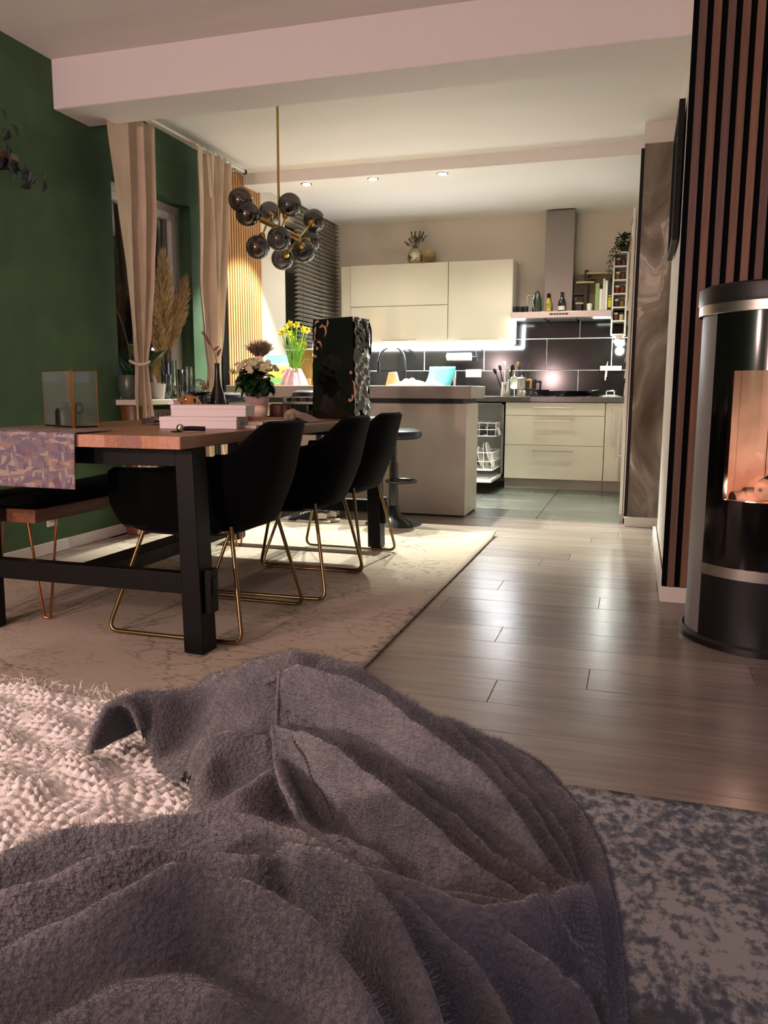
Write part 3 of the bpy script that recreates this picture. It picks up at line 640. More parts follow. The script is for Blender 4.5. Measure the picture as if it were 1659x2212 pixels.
N, L = pm.node_tree.nodes, pm.node_tree.links; bb = N['Principled BSDF']; bb.inputs['Roughness'].default_value = .7
tc = N.new('ShaderNodeTexCoord'); sp_ = N.new('ShaderNodeSeparateXYZ'); L.new(tc.outputs['Generated'], sp_.inputs[0])
nz = N.new('ShaderNodeTexNoise'); nz.inputs['Scale'].default_value = 9; L.new(tc.outputs['Generated'], nz.inputs['Vector'])
ad = N.new('ShaderNodeMath'); ad.operation = 'MULTIPLY_ADD'; ad.inputs[1].default_value = .22; L.new(nz.outputs[0], ad.inputs[0]); L.new(sp_.outputs[2], ad.inputs[2])
rp = N.new('ShaderNodeValToRGB'); e = rp.color_ramp.elements; e[0].position = .12; e[0].color = lin('C9C08E')+(1,); e[1].position = .86; e[1].color = lin('8FC3D6')+(1,)
for ps, cl in ((.2, '5FA06A'), (.36, '7FB05E'), (.45, 'CFC64E'), (.72, 'D6CE6A'), (.8, 'C2DCE0')): q = e.new(ps); q.color = lin(cl)+(1,)
L.new(ad.outputs[0], rp.inputs[0]); L.new(rp.outputs[0], bb.inputs['Base Color'])
B().hexa([(ix(583, 6), 5.99, ZI), (ix(637, 6), 5.99, ZI), (ix(637, 6), 6.0, ZI), (ix(583, 6), 6.0, ZI), (ix(568, 6), 6.05, 1.19), (ix(622, 6), 6.05, 1.19), (ix(622, 6), 6.06, 1.19), (ix(568, 6), 6.06, 1.19)]).build('canvas', pm, t, flat=True)
B().box(ix(583, 6), 5.985, ZI, ix(637, 6), 6.0, ZI+.014).build('bottom_edge', pale, t, flat=True)
t = thing('daffodil_pot', 'blooming yellow daffodils in a pot wrapped in pink cloth on the island', 'potted flowers', (ix(635, 5.86), 5.86, ZI))
dx = ix(636, 5.86); wrap = mat('pink_cloth', 'E6B9C4', .8, col2='F0D4DA', ns=14)
B().grid(lambda u, v: (dx+(.10-.055*v+.012*math.sin(9*u*2*PI)*(1-.5*v))*math.cos(2*PI*u), 5.86+(.09-.045*v+.012*math.sin(9*u*2*PI))*math.sin(2*PI*u), ZI+.13*v**.8), 72, 10, True).build('wrapping', wrap, t)
b = B()
for s_ in (-1, 1):
    for k in range(2): b.grid(lambda u, v: (dx+s_*(.02+.06*u), 5.775-.02*math.sin(PI*u), ZI+.12-.09*u*(k+.4)+.022*(v-.5)*math.sin(PI*(.15+.85*u))), 8, 4)
b.ball((dx, 5.785, ZI+.12), .016, 10, 6); b.build('bow', wrap, t)
lg = mat('daffodil_leaf', '6FA93C', .4, col2='8CC04E', ns=20); b = B()
tops = [(609, 718), (620, 708), (625, 722), (641, 703), (634, 733), (657, 712), (663, 714), (643, 745), (657, 746), (628, 700)]
for k in range(34):
    a = R.uniform(-1, 1); h_ = R.uniform(.2, .42); y = 5.86+R.uniform(-.05, .05)
    b.strand([(dx+.03*a, y, ZI+.08), (dx+.05*a, y, ZI+.08+h_*.5), (dx+.12*a+.02*R.uniform(-1, 1), y, ZI+.08+h_)], .012, .003, up=(0, 1, 0))
b.strand([(dx+.02, 5.86, ZI+.12), (dx+.1, 5.84, ZI+.2), (dx+.19, 5.83, ZI+.19)], .014, .004, up=(0, 1, 0))
f_ = b.build('leaves', lg, t); f_['kind'] = 'stuff'
ye = mat('daffodil_yellow', 'EFE04A', .6); yo = mat('daffodil_orange', 'E0A020', .6)
for k, (px, py) in enumerate(tops):
    p = U(px, py, 1, 5.86+.02*(k % 3)); b = B().tube(smooth_path([(dx+.02*(k/5-1), 5.86, ZI+.1), ((dx+p.x)/2, 5.86, (ZI+p.z)/2), p], 5), .004, 6); s_ = b.build('flower_stem', lg, t)
    d = Vector((R.uniform(-.5, .5), -1, R.uniform(-.3, .5))).normalized(); X = d.orthogonal().normalized(); Y = d.cross(X); b = B()
    for j in range(6): b.leaf(p, X*math.cos(j*PI/3)+Y*math.sin(j*PI/3)+d*.25, d, .034, .024, .1, 4)
    b.lathe([(.007, 0), (.010, .012), (.015, .022), (.012, .02), (.005, .004)], p, 12, axis=d, cap=False); b.build('bloom', yo if k == 8 else ye, s_)
t = thing('wooden_board', 'rustic brown wooden board standing behind the daffodils', 'board', (ix(662, 6.1), 6.1, ZI))
B().box(ix(648, 6.1), 6.10, ZI, ix(690, 6.1), 6.125, 1.235).build('board', wood('rustic_wood', '6E5228', '94773E', .6, (10, 10, 1)), t, bev=.006)
B().lathe([(.018, 0), (.02, .006), (.02, .05), (.018, .056)], (ix(667, 6.05), 6.05, ZI+.0), 16).build('foot', MATS['rustic_wood'], t)
t = thing('pampas_vase', 'pink-white vase with dark heart-shaped dried grass on the island', 'vase', (ix(562, 5.84), 5.84, ZI))
vx = ix(562, 5.84); pk = mat('pink_ceramic', 'D9B6AC', .3)
B().lathe([(.04, 0), (.05, .02), (.05, .10), (.038, .16), (.026, .21), (.028, .225), (.024, .222)], (vx, 5.84, ZI)).build('body', pk, t)
tw2 = mat('dark_dried_grass', '5A4438', .9, col2='6E5648', ns=40)
for s_ in (-1, 1):
    b = B()
    for k in range(900):
        a = R.uniform(-.35, .95)*s_; h_ = R.uniform(.04, .165); r = R.uniform(.2, 1)
        p0 = Vector((vx+.012*s_, 5.84, ZI+.20+.03*r)); p2 = p0+Vector((math.sin(a)*h_*.75+.02*s_, R.uniform(-.05, .05), math.cos(a)*h_*.85))
        b.strand([p0, (p0+p2)/2+Vector((0, R.uniform(-.02, .02), .015)), p2], .007, .001)
    f_ = b.build('plume', tw2, t); f_['kind'] = 'stuff'
t = thing('knife_block', 'pale wooden tapered knife block on the island', 'knife block', (ix(847, 6.05), 6.05, ZI-.03))
B().hexa([(ix(834, 6.02), 6.0, ZI), (ix(861, 6.02), 6.0, ZI), (ix(861, 6.02), 6.08, ZI), (ix(834, 6.02), 6.08, ZI), (ix(840, 6.02), 6.01, 1.045), (ix(854, 6.02), 6.01, 1.05), (ix(854, 6.02), 6.07, 1.05), (ix(840, 6.02), 6.07, 1.045)]).build('block', wood('pale_block', 'C9AE78', 'B3965F'), t, bev=.004)
for k in range(2): B().box(ix(844+5*k, 6.02)-.002, 6.02, 1.0492, ix(844+5*k, 6.02)+.002, 6.05, 1.052).build('slot', dk, t, flat=True)
ca, cb_ = ix(850, 5.95), ix(957, 5.95)
def cloth_(u, v):
    x = ca+(cb_-ca)*u; y = 5.80+.22*v; e_ = math.sin(PI*min(1, max(0, u)))**.6*math.sin(PI*v)**.5
    return (x, y, ZI+.002+e_*(.012+.028*max(0, math.sin(u*7-.8))+.02*abs(math.sin(u*19+v*6))+.035*math.exp(-((u-.86)/.08)**2)))
tag(B().grid(cloth_, 50, 20).build('dish_cloth', mat('white_cotton', 'EDEAE2', .9, bump=.2, bs=200), solid=.004), 'crumpled white dish cloth lying on the island near its end', 'cloth')
t = thing('cutting_board', 'curved teal cutting board standing behind the white cloth', 'cutting board', (ix(948, 6.1), 6.1, ZI))
B().grid(lambda u, v: (ix(917, 6.12)+(ix(973, 6.12)-ix(917, 6.12))*u+.03*v+.012*math.sin(PI*v), 6.10+.06*v, ZI+.002+(.145)*v), 4, 10).build('board', mat('teal_plastic', '5FC6CC', .35), t, solid=.005)
# bar stools
def stool(label, x, y, zs, z0=0):
    t = thing('bar_stool', label, 'bar stool', (x, y, 0), group='bar stools at the island')
    nv = mat('navy_leather', '16202E', .35, bump=.05, bs=90)
    B().lathe([(.001, 0), (.16, 0), (.185, .012), (.192, .03), (.185, .052), (.15, .066), (.001, .07)], (x, y, zs-.07), 36, cap=False).build('seat', nv, t)
    st = mat('stool_metal', '4A4A48', .25, metal=.9)
    B().lathe([(.195, 0), (.195, .006), (.15, .02), (.075, .045), (.04, .09), (.034, .13)], (x, y, z0), 40).build('base', mat('stool_base', '3A3A3A', .3, metal=.8), t)
    B().cyl((x, y, .10), (x, y, .42), .031, n=20).build('lower_column', st, t)
    B().cyl((x, y, .42), (x, y, zs-.07), .022, n=20).build('column', st, t)
    f = B().tube([(x+.06+.10*math.cos(a), y-.02+.10*math.sin(a), .30) for a in [2*PI*k/28 for k in range(28)]], .010, 8, True).build('footrest', st, t)
    return t
sb = U(868, 1134, 2, 0)
stool('round navy bar stool with dark metal foot, lowered, at the island end', sb.x-.07, 5.27, .655)
stool('navy bar stool set higher, partly behind the black gift bag', U(688, 845, 1, 5.46).x, 5.46, .912)
stool('navy bar stool raised at the island, beside the slatted wall', U(468, 858, 1, 4.95).x, 4.95, .895, .0165)
# ================================================================ dining place
TZ = .757
def U2(px, y, z):              # x on the photograph's column px at depth y, height z
    p = U(px, IH/2, 1, y)
    for _ in range(6):
        q = cam.matrix_world.inverted() @ Vector((p.x, y, z)); e_ = IW/2+FPX*q.x/-q.z-px
        p.x -= e_*(-q.z)/FPX
    return p.x
# rug under the table
rm = bpy.data.materials.new('faded_rug'); rm.use_nodes = True
def rug_nodes(m, base, mid, dark, sc_, thr, big):
    N, L = m.node_tree.nodes, m.node_tree.links; bb = N['Principled BSDF']; bb.inputs['Roughness'].default_value = .95; bb.inputs['Specular IOR Level'].default_value = .15
    tc = N.new('ShaderNodeTexCoord'); mp = N.new('ShaderNodeMapping'); L.new(tc.outputs['Object'], mp.inputs[0]); mp.inputs['Scale'].default_value = sc_
    wp = N.new('ShaderNodeTexNoise'); wp.inputs['Scale'].default_value = 6; L.new(mp.outputs[0], wp.inputs['Vector'])
    mxv = N.new('ShaderNodeMixRGB'); mxv.inputs[0].default_value = .12; L.new(mp.outputs[0], mxv.inputs[1]); L.new(wp.outputs['Color'], mxv.inputs[2])
    vo = N.new('ShaderNodeTexVoronoi'); vo.feature = 'DISTANCE_TO_EDGE'; vo.inputs['Scale'].default_value = big; L.new(mxv.outputs[0], vo.inputs['Vector'])
    vo2 = N.new('ShaderNodeTexVoronoi'); vo2.inputs['Scale'].default_value = big*3.1; L.new(mxv.outputs[0], vo2.inputs['Vector'])
    n2 = N.new('ShaderNodeTexNoise'); n2.inputs['Scale'].default_value = 2.6; n2.inputs['Detail'].default_value = 8; L.new(tc.outputs['Object'], n2.inputs['Vector'])
    n3 = N.new('ShaderNodeTexNoise'); n3.inputs['Scale'].default_value = 55; n3.inputs['Detail'].default_value = 5; L.new(mp.outputs[0], n3.inputs['Vector'])
    def rmp(src, a, b_, inv=False):
        r = N.new('ShaderNodeValToRGB'); e = r.color_ramp.elements; e[0].position, e[1].position = a, b_
        if inv: e[0].color, e[1].color = (1, 1, 1, 1), (0, 0, 0, 1)
        L.new(src, r.inputs[0]); return r.outputs[0]
    def mul(a, b_):
        q = N.new('ShaderNodeMath'); q.operation = 'MULTIPLY'; L.new(a, q.inputs[0]); L.new(b_, q.inputs[1]); return q.outputs[0]
    def mixc(f, a, b_):
        q = N.new('ShaderNodeMixRGB'); L.new(f, q.inputs[0])
        if isinstance(a, str): q.inputs[1].default_value = lin(a)+(1,)
        else: L.new(a, q.inputs[1])
        q.inputs[2].default_value = lin(b_)+(1,); return q.outputs[0]
    wear = rmp(n2.outputs[0], thr-.12, thr+.12); grain = rmp(n3.outputs[0], .38, .58)
    line = mul(mul(rmp(vo.outputs['Distance'], .03, .07, True), wear), grain)
    blot = mul(mul(rmp(vo2.outputs['Distance'], .22, .36, True), wear), grain)
    c_ = mixc(blot, base, mid); c_ = mixc(line, c_, dark); L.new(c_, bb.inputs['Base Color'])
    bp = N.new('ShaderNodeBump'); bp.inputs['Strength'].default_value = .25; bp.inputs['Distance'].default_value = .004; L.new(n3.outputs[0], bp.inputs['Height']); L.new(bp.outputs[0], bb.inputs['Normal'])
rug_nodes(rm, 'BDB0A0', '8A7E72', '857A6E', (.8, 1.5, 1), .50, 9)
def rug_fn(u, v):
    x = XL+.2+(-.808-XL-.2)*u; y = 1.62+(5.03-1.62)*v
    curl = .022*max(0, (u-.93)/.07)*max(0, (v-.95)/.05)
    return (x, y, .009+curl)
t = B().grid(rug_fn, 60, 80).build('dining_rug', rm, solid=.007)
tag(t, 'large faded beige patterned rug under the dining table', 'rug')
# table
tbl = thing('dining_table', 'dining table with thick two-plank wooden top on black trestle legs', 'table', (-1.84, 3.38, 0))
top_m = wood('table_wood', '8A6748', '9F7A56', .38, (9, .9, 9), 4)
B().box(-1.836, 2.255, TZ-.042, -1.372, 4.50, TZ).build('plank', top_m, tbl, bev=.003)
B().box(-2.33, 2.262, TZ-.042, -1.840, 4.506, TZ+.002).build('plank', top_m, tbl, bev=.003)
eb = [wood('end_grain_%d' % k, c_, c2, .5, (9, 9, 9), 8) for k, (c_, c2) in enumerate((('A87250', 'B98662'), ('935E48', 'A8765A'), ('B07A64', 'C09078'), ('86584A', '9A6E5C')))]
x = -1.834
for k, w_ in enumerate((.07, .11, .05, .09, .06, .08)):
    B().box(x, 2.2535, TZ-.041, min(x+w_, -1.374)-.0004, 2.256, TZ-.0005).build('end_block', eb[(0, 2, 1, 3, 0, 2)[k]], tbl, flat=True); x += w_
for y, fy in ((2.334, 1), (4.325, -1)):
    for xs, xt in ((-1.395, -1.412), (-2.292, -2.278)):
        B().hexa([(xs-.038, y, .0165), (xs+.038, y, .0165), (xs+.038, y+.09, .0165), (xs-.038, y+.09, .0165), (xt-.033, y, TZ-.042), (xt+.033, y, TZ-.042), (xt+.033, y+.09, TZ-.042), (xt-.033, y+.09, TZ-.042)]).build('leg', black, tbl, bev=.003)
    B().box(-2.30, y+.005, TZ-.105, -1.42, y+.085, TZ-.043).build('top_rail', black, tbl, bev=.002)
    B().box(-2.32, y+.022, .216, -1.41, y+.068, .287).build('cross_rail', black, tbl, bev=.002)
    for x in (-2.29, -1.385): B().box(x-.03, y+.03, .222, x+.055, y+.058, .28).build('tenon', black, tbl, bev=.002)
    for x in (-1.347,): B().box(x-.012, y+.02, .155, x+.012, y+.07, .305).build('wedge', black, tbl, bev=.002)
B().box(-1.90, 2.36, .222, -1.80, 4.39, .28).build('stretcher', black, tbl, bev=.003)
# runner
fm = bpy.data.materials.new('floral_runner'); fm.use_nodes = True
N, L = fm.node_tree.nodes, fm.node_tree.links; bb = N['Principled BSDF']; bb.inputs['Roughness'].default_value = .85
tc = N.new('ShaderNodeTexCoord')
def vor(scale, stretch, rot):
    mp = N.new('ShaderNodeMapping'); mp.inputs['Scale'].default_value = stretch; mp.inputs['Rotation'].default_value = rot; L.new(tc.outputs['Object'], mp.inputs[0])
    nn = N.new('ShaderNodeTexNoise'); nn.inputs['Scale'].default_value = 12; L.new(mp.outputs[0], nn.inputs['Vector'])
    mm = N.new('ShaderNodeMixRGB'); mm.inputs[0].default_value = .06; L.new(mp.outputs[0], mm.inputs[1]); L.new(nn.outputs['Color'], mm.inputs[2])
    v = N.new('ShaderNodeTexVoronoi'); v.inputs['Scale'].default_value = scale; L.new(mm.outputs[0], v.inputs['Vector']); return v
def crmp(src, stops):
    r = N.new('ShaderNodeValToRGB'); e = r.color_ramp.elements; r.color_ramp.interpolation = 'CONSTANT' if len(stops) > 3 else 'LINEAR'
    e[0].position, e[0].color = stops[0][0], lin(stops[0][1])+(1,); e[1].position, e[1].color = stops[-1][0], lin(stops[-1][1])+(1,)
    for p, c_ in stops[1:-1]: q = e.new(p); q.color = lin(c_)+(1,)
    L.new(src, r.inputs[0]); return r.outputs[0]
va = vor(64, (1, 1, .33), (0, .7, 0)); vb = vor(70, (.36, 1, 1), (0, -.5, 0)); vc = vor(15, (1, 1, 1), (0, 0, 0))
ca_ = crmp(va.outputs['Color'], [(0, '857A7C'), (.3, '6F6570'), (.5, '978A86'), (.7, '625B68'), (.85, '94838A')])
cb2 = crmp(vb.outputs['Color'], [(0, '9C8E84'), (.35, '7A6C70'), (.55, '6A6270'), (.8, '8F7464')])
ma = crmp(va.outputs['Distance'], [(.32, '000000'), (.36, 'FFFFFF')])
m1 = N.new('ShaderNodeMixRGB'); L.new(ma, m1.inputs[0]); L.new(ca_, m1.inputs[1]); L.new(cb2, m1.inputs[2])
mc = crmp(vc.outputs['Distance'], [(.22, 'FFFFFF'), (.3, '000000')]); cc_ = crmp(va.outputs['Color'], [(0, '85606C'), (.4, '6E5262'), (.6, '97747C'), (.8, '5C4A5E')])
m2 = N.new('ShaderNodeMixRGB'); L.new(mc, m2.inputs[0]); L.new(m1.outputs[0], m2.inputs[1]); L.new(cc_, m2.inputs[2]); L.new(m2.outputs[0], bb.inputs['Base Color'])
def runner_fn(u, v):
    x = -2.24+(U2(163, 2.24, .7)+2.24)*u; s = v*.385
    if s < .19: return (x, 2.44-s, TZ+.005)
    d = s-.19; a = min(d/.012, PI/2); y = 2.25-.010*math.sin(a); z = TZ+.005-.010*(1-math.cos(a))-max(0, d-.018)
    return (x-.04*max(0, d)*u, y-.004*math.sin(u*9)*d*3, z)
tag(B().grid(runner_fn, 40, 60).build('table_runner', fm, solid=.003), 'floral printed table runner hanging over the near end of the table', 'table runner')
# lantern
lx, ly = U2(160, 2.58, TZ), 2.58
lan = thing('glass_lantern', 'square glass lantern with copper corner posts on the dining table', 'lantern', (lx, ly, TZ+.003))
dL = Vector((U2(97, 2.69, TZ)-lx, .11, 0)); dR = Vector((U2(213, 2.67, TZ)-lx, .09, 0)); Hh = Vector((0, 0, .215)); A0 = Vector((lx, ly, TZ+.003))
cs = [A0, A0+dR, A0+dR+dL, A0+dL]
B().hexa([c+Vector((0, 0, 0)) for c in cs]+[c+Vector((0, 0, .006)) for c in cs]).build('base', mat('lantern_base', '3A3434', .12, metal=.7), lan, flat=True)
gm_ = glass('lantern_glass', 'F2FAF4', .6, .05, face=.5, reflect_haze=.045)  # pale diffuse veil mixed in to stand for a reflection on the panes
for k in range(4):
    a, b_ = cs[k], cs[(k+1) % 4]
    B().hexa([a+Vector((0, 0, .006)), b_+Vector((0, 0, .006)), b_+Vector((0, .002, .006)), a+Vector((0, .002, .006)), a+Hh, b_+Hh, b_+Hh+Vector((0, .002, 0)), a+Hh+Vector((0, .002, 0))]).build('pane', gm_, lan, flat=True)
    B().bar(a, a+Hh, .0085 if k in (0, 2) else .0025, up=(0, 1, 0)).build('post', copper, lan)
    B().bar(a+Hh, b_+Hh, .0025).build('top_edge', brass, lan)
cx_ = (cs[0]+cs[2])/2+Vector((-.012, -.01, 0))
ho = thing('candle_holder', 'black candle holder with side ring standing inside the glass lantern', 'candle holder', (cx_.x, cx_.y, TZ+.010))
B().lathe([(.042, 0), (.041, .05), (.036, .064), (.012, .07), (.010, .085), (.006, .088)], (cx_.x, cx_.y, TZ+.010), 24).build('body', mat('soot_metal', '1E2320', .35, metal=.4), ho)
B().tube([(cx_.x+.06+.018*math.cos(a), cx_.y, TZ+.075+.018*math.sin(a)) for a in [2*PI*k/16 for k in range(16)]], .006, 8, True).build('ring', MATS['soot_metal'], ho)
B().cyl((cx_.x+.005, cx_.y, TZ+.075), (cx_.x+.045, cx_.y, TZ+.075), .005).build('arm', MATS['soot_metal'], ho)
# boxes, knife, papers
pb = mat('white_carton', 'E0D6D2', .7)
def carton(label, x0, y0, w_, d_, an, z0, z1):
    t = thing('carton_box', label, 'box', (x0, y0, z0), group='white boxes on the table')
    e1, e2 = Vector((math.cos(an), math.sin(an), 0)), Vector((-math.sin(an), math.cos(an), 0)); c = Vector((x0, y0, 0))+e1*w_/2+e2*d_/2
    def bx(g, a, b_): return B().obox(c+Vector((0, 0, (a+b_)/2)), e1*(w_/2+g), e2*(d_/2+g), (0, 0, (b_-a)/2))
    bx(0, z0, z1-.012).build('body', pb, t, bev=.002); bx(.0012, z1-.016, z1).build('lid', pb, t, bev=.002)
    return t
b1z = TZ+.046
carton('lower of the two flat white boxes stacked on the table', U2(345, 2.69, TZ), 2.69, .295, .20, .26, TZ+.0005, b1z)
carton('upper of the two flat white boxes stacked on the table', U2(369, 2.70, .82), 2.70, .285, .19, .28, b1z+.0005, b1z+.044)
tag(B().hexa([(U2(367, 2.74, .85)-.003, 2.73, b1z+.045), (U2(379, 2.74, .85), 2.73, b1z+.045), (U2(379, 2.74, .85), 2.78, b1z+.045), (U2(367, 2.74, .85)-.003, 2.78, b1z+.045), (U2(371, 2.74, .85), 2.74, b1z+.066), (U2(373, 2.74, .85), 2.74, b1z+.066), (U2(373, 2.74, .85), 2.77, b1z+.062), (U2(371, 2.74, .85), 2.77, b1z+.062)]).build('crumpled_tissue', pb), 'small white crumpled tissue on the corner of the upper white box', 'tissue')
for k, (a, b_, lab) in enumerate(((519, 556, 'lower pale magazine sticking out beside the white boxes'), (522, 562, 'upper pale magazine sticking out beside the white boxes'))):
    t = thing('magazine', lab, 'magazine', (U2(a, 2.9, TZ), 2.85, TZ), group='magazines by the boxes')
    x0, x1 = U2(a, 2.85, TZ), U2(b_, 2.85, TZ)
    B().hexa([(x0, 2.82+.02*k, TZ+.001+.012*k), (x1, 2.84+.03*k, TZ+.001+.012*k), (x1+.02, 3.08, TZ+.001+.012*k), (x0, 3.08, TZ+.001+.012*k), (x0, 2.82+.02*k, TZ+.012+.012*k), (x1, 2.84+.03*k, TZ+.012+.012*k), (x1+.02, 3.08, TZ+.012+.012*k), (x0, 3.08, TZ+.012+.012*k)]).build('pages', mat('magazine_pages', 'BFB6A2', .6), t, flat=True)
    B().hexa([(x0, 2.82+.02*k, TZ+.0121+.012*k), (x1, 2.84+.03*k, TZ+.0121+.012*k), (x1+.02, 3.08, TZ+.0121+.012*k), (x0, 3.08, TZ+.0121+.012*k), (x0, 2.82+.02*k, TZ+.0128+.012*k), (x1, 2.84+.03*k, TZ+.0128+.012*k), (x1+.02, 3.08, TZ+.0128+.012*k), (x0, 3.08, TZ+.0128+.012*k)]).build('cover', mat('magazine_cover', 'A9A48E', .3), t, flat=True)
t = thing('paper_napkin_pack', 'pack of pink-white patterned paper with curled corner left of the boxes', 'paper', (U2(330, 2.95, TZ), 2.95, TZ))
x0, x1 = U2(312, 2.95, TZ), U2(368, 2.95, TZ)
B().grid(lambda u, v: (x0+(x1-x0)*u, 2.92+.16*v, TZ+.006+.03*u*(1-.2*v)+.028*max(0, .25-u)*4*(.5+.5*v)*.6+.004*math.sin(14*u+5*v)), 24, 12).build('sheet', mat('napkin_print', 'D8C6C4', .7, col2='B9A8A8', ns=22), t, solid=.002)
for k in range(3): B().lathe([(.012, -.001), (.013, .001)], (x0+.02+.021*k, 2.917, TZ+.018+.004*k), 14, axis=(0, -1, .15)).build('printed_dot', mat('dot_print', '33272A', .6), t)
t = thing('pocket_tool', 'black slim tool with shiny round end lying at the table corner', 'tool', (U2(405, 2.52, TZ), 2.52, TZ))
xa, xb = U2(376, 2.50, TZ), U2(443, 2.56, TZ)
B().tube(smooth_path([(xa+.035, 2.505, TZ+.012), ((xa+xb)/2+.01, 2.53, TZ+.012), (xb, 2.56, TZ+.010)]), .009, 10).build('handle', mat('tool_black', '17141C', .3), t)
B().ball((xa+.026, 2.50, TZ+.0145), .0145, 16, 10).build('end_cap', chrome, t)
B().lathe([(.001, 0), (.02, .0), (.021, .004), (.001, .006)], (xa+.012, 2.50, TZ+.001), 18, cap=False).build('foot', MATS['tool_black'], t)
# perforated leaf-shaped wooden holder
cu = bpy.data.curves.new('leaf_plate', 'CURVE'); cu.dimensions = '2D'; cu.fill_mode = 'BOTH'; cu.extrude = .004; cu.bevel_depth = .001
def loop(pts):
    s_ = cu.splines.new('POLY'); s_.points.add(len(pts)-1); s_.use_cyclic_u = True
    for p, q in zip(s_.points, pts): p.co = (q[0], q[1], 0, 1)
hw = .083
loop([(-hw, 0), (hw, 0)]+[(hw*math.cos(a)*(1+.04*math.sin(6*a)), .012+.112*math.sin(a)**.8) for a in [PI*k/26 for k in range(1, 26)]])
for x, y, a, b_ in ((-.012, .105, .007, .014), (.034, .098, .008, .014), (-.045, .05, .009, .014), (-.004, .045, .007, .015), (.024, .045, .006, .012), (.060, .055, .007, .012), (-.03, .085, .005, .009), (.052, .085, .005, .010)):
    loop([(x+a*math.cos(-2*PI*k/14), y+b_*math.sin(-2*PI*k/14)) for k in range(14)])
lw_ = wood('amber_wood', '7A4A1E', 'A9702E', .3, (3, 3, 3), 9); cu.materials.append(lw_)
tmp = bpy.data.objects.new('leaf_curve', cu); COL.objects.link(tmp); me_ = bpy.data.meshes.new_from_object(tmp.evaluated_get(bpy.context.evaluated_depsgraph_get())); bpy.data.objects.remove(tmp)
pl_ = bpy.data.objects.new('leaf_plate', me_); COL.objects.link(pl_)
t = thing('napkin_holder', 'arched leaf-shaped brown holder with oval holes on the table', 'napkin holder', (U2(408, 3.12, TZ), 3.12, TZ))
pl_.parent = t; pl_.rotation_euler = (PI/2, 0, 0); pl_.location = (0, 0, .001)
for k, a in enumerate((-.06, -.02, .02, .06)): B().tube(smooth_path([(t.location.x+a*.35, 3.114, TZ+.004), (t.location.x+a*.7, 3.113, TZ+.06), (t.location.x+a, 3.114, TZ+.10)], 5), .0016, 5).build('vein', lw_, t)
B().box(t.location.x-.07, 3.10, TZ, t.location.x+.07, 3.16, TZ+.004).build('foot', lw_, t)
# decanter, bottles, jars
dg = mat('ink_glass', '14131C', .06, coat=.6)
x, y = U2(432, 3.30, TZ), 3.30
t = thing('ink_decanter', 'dark bulbous glass decanter with clear ball stopper on the table', 'decanter', (x, y, TZ))
B().lathe([(.04, 0), (.058, .012), (.066, .04), (.058, .07), (.036, .088), (.028, .10), (.03, .125), (.05, .135), (.05, .139), (.026, .138)], (x, y, TZ), 32).build('body', dg, t)
B().ball((x, y, TZ+.167), .031, 24, 14).build('stopper', glass('clear_glass', 'E4E6E2', .9, .10), t)
x, y = U2(472, 3.40, TZ), 3.40
t = thing('bottle_vase', 'tall slim dark brown bottle vase holding a dried stem', 'vase', (x, y, TZ))
B().lathe([(.034, 0), (.038, .01), (.038, .09), (.030, .13), (.017, .17), (.012, .22), (.0105, .262), (.0125, .27)], (x, y, TZ), 24).build('body', mat('brown_bottle', '1C1713', .3), t)
b = B(); sp = smooth_path([(x, y, TZ+.26), (x-.008, y, TZ+.31), (x-.03, y, TZ+.36), (x-.055, y, TZ+.40)], 6); b.tube(sp, .0018, 5); dst = mat('dried_leaf', '6E4B40', .8)
b.build('stem', dst, t)
for k in (8, 11, 13, 15, 17):
    B().leaf(sp[k], (-.6 if k % 2 else .7, -.1, .55), (0, -1, .2), .035, .014).build('dried_leaf', dst, t)
B().leaf((x+.002, y, TZ+.30), (.5, -.2, .9), (0, -1, .2), .045, .018).build('dried_leaf', dst, t)
x, y = U2(391, 3.55, TZ), 3.55
t = thing('reed_diffuser', 'black diffuser jar with white rim and thin reed sticks', 'diffuser', (x, y, TZ))
B().lathe([(.035, 0), (.04, .01), (.04, .075), (.03, .085)], (x, y, TZ)).build('jar', black, t)
B().lathe([(.031, .083), (.034, .10), (.03, .10), (.026, .085)], (x, y, TZ), cap=False).build('rim', pl, t)
for a in (-.028, -.012): B().cyl((x+.01, y, TZ+.05), (x+.02+a*1.6, y, TZ+.185+a), .0016, n=6).build('reed', mat('reed', 'A9A090', .8), t)
x, y = U2(444, 3.62, TZ), 3.62
t = thing('dried_bloom', 'tan dried bell-shaped bloom on a stem in a small dark jar', 'dried flower', (x, y, TZ))
B().lathe([(.03, 0), (.036, .02), (.03, .08), (.02, .10)], (x, y, TZ)).build('jar', dg, t)
B().tube([(x, y, TZ+.08), (x-.004, y, TZ+.15)], .002).build('stem', dst, t); b = B(); tan = mat('tan_petal', 'B99A66', .8)
for k in range(6):
    a = k*PI/3; b.leaf((x, y, TZ+.145), (.7*math.cos(a), .7*math.sin(a), 1), (math.cos(a), math.sin(a), -.6), .055, .03, .25, 5)
b.build('petals', tan, t)
x, y = U2(518, 3.55, TZ), 3.55
t = thing('tealight_glass', 'round smoky glass tealight holder beside the cream jar', 'candle holder', (x, y, TZ))
B().lathe([(.03, 0), (.046, .012), (.052, .035), (.045, .06), (.036, .068), (.034, .066), (.043, .058), (.049, .035), (.043, .014), (.001, .006)], (x, y, TZ), 28, cap=False).build('glass', glass('smoky_gold_glass', 'B5AC84', .9, .12), t)
B().lathe([(.018, 0), (.019, .002), (.019, .016), (.002, .018)], (x, y, TZ+.008)).build('tealight', pl, t)
x, y = U2(585, 3.50, TZ), 3.50
tray = thing('wooden_tray', 'low reddish-brown wooden tray under the candle jars', 'tray', (x, y, TZ))
x0, x1 = U2(541, 3.45, TZ), U2(628, 3.45, TZ)
trm = wood('tray_wood', '6B3B22', '8A5030', .4)
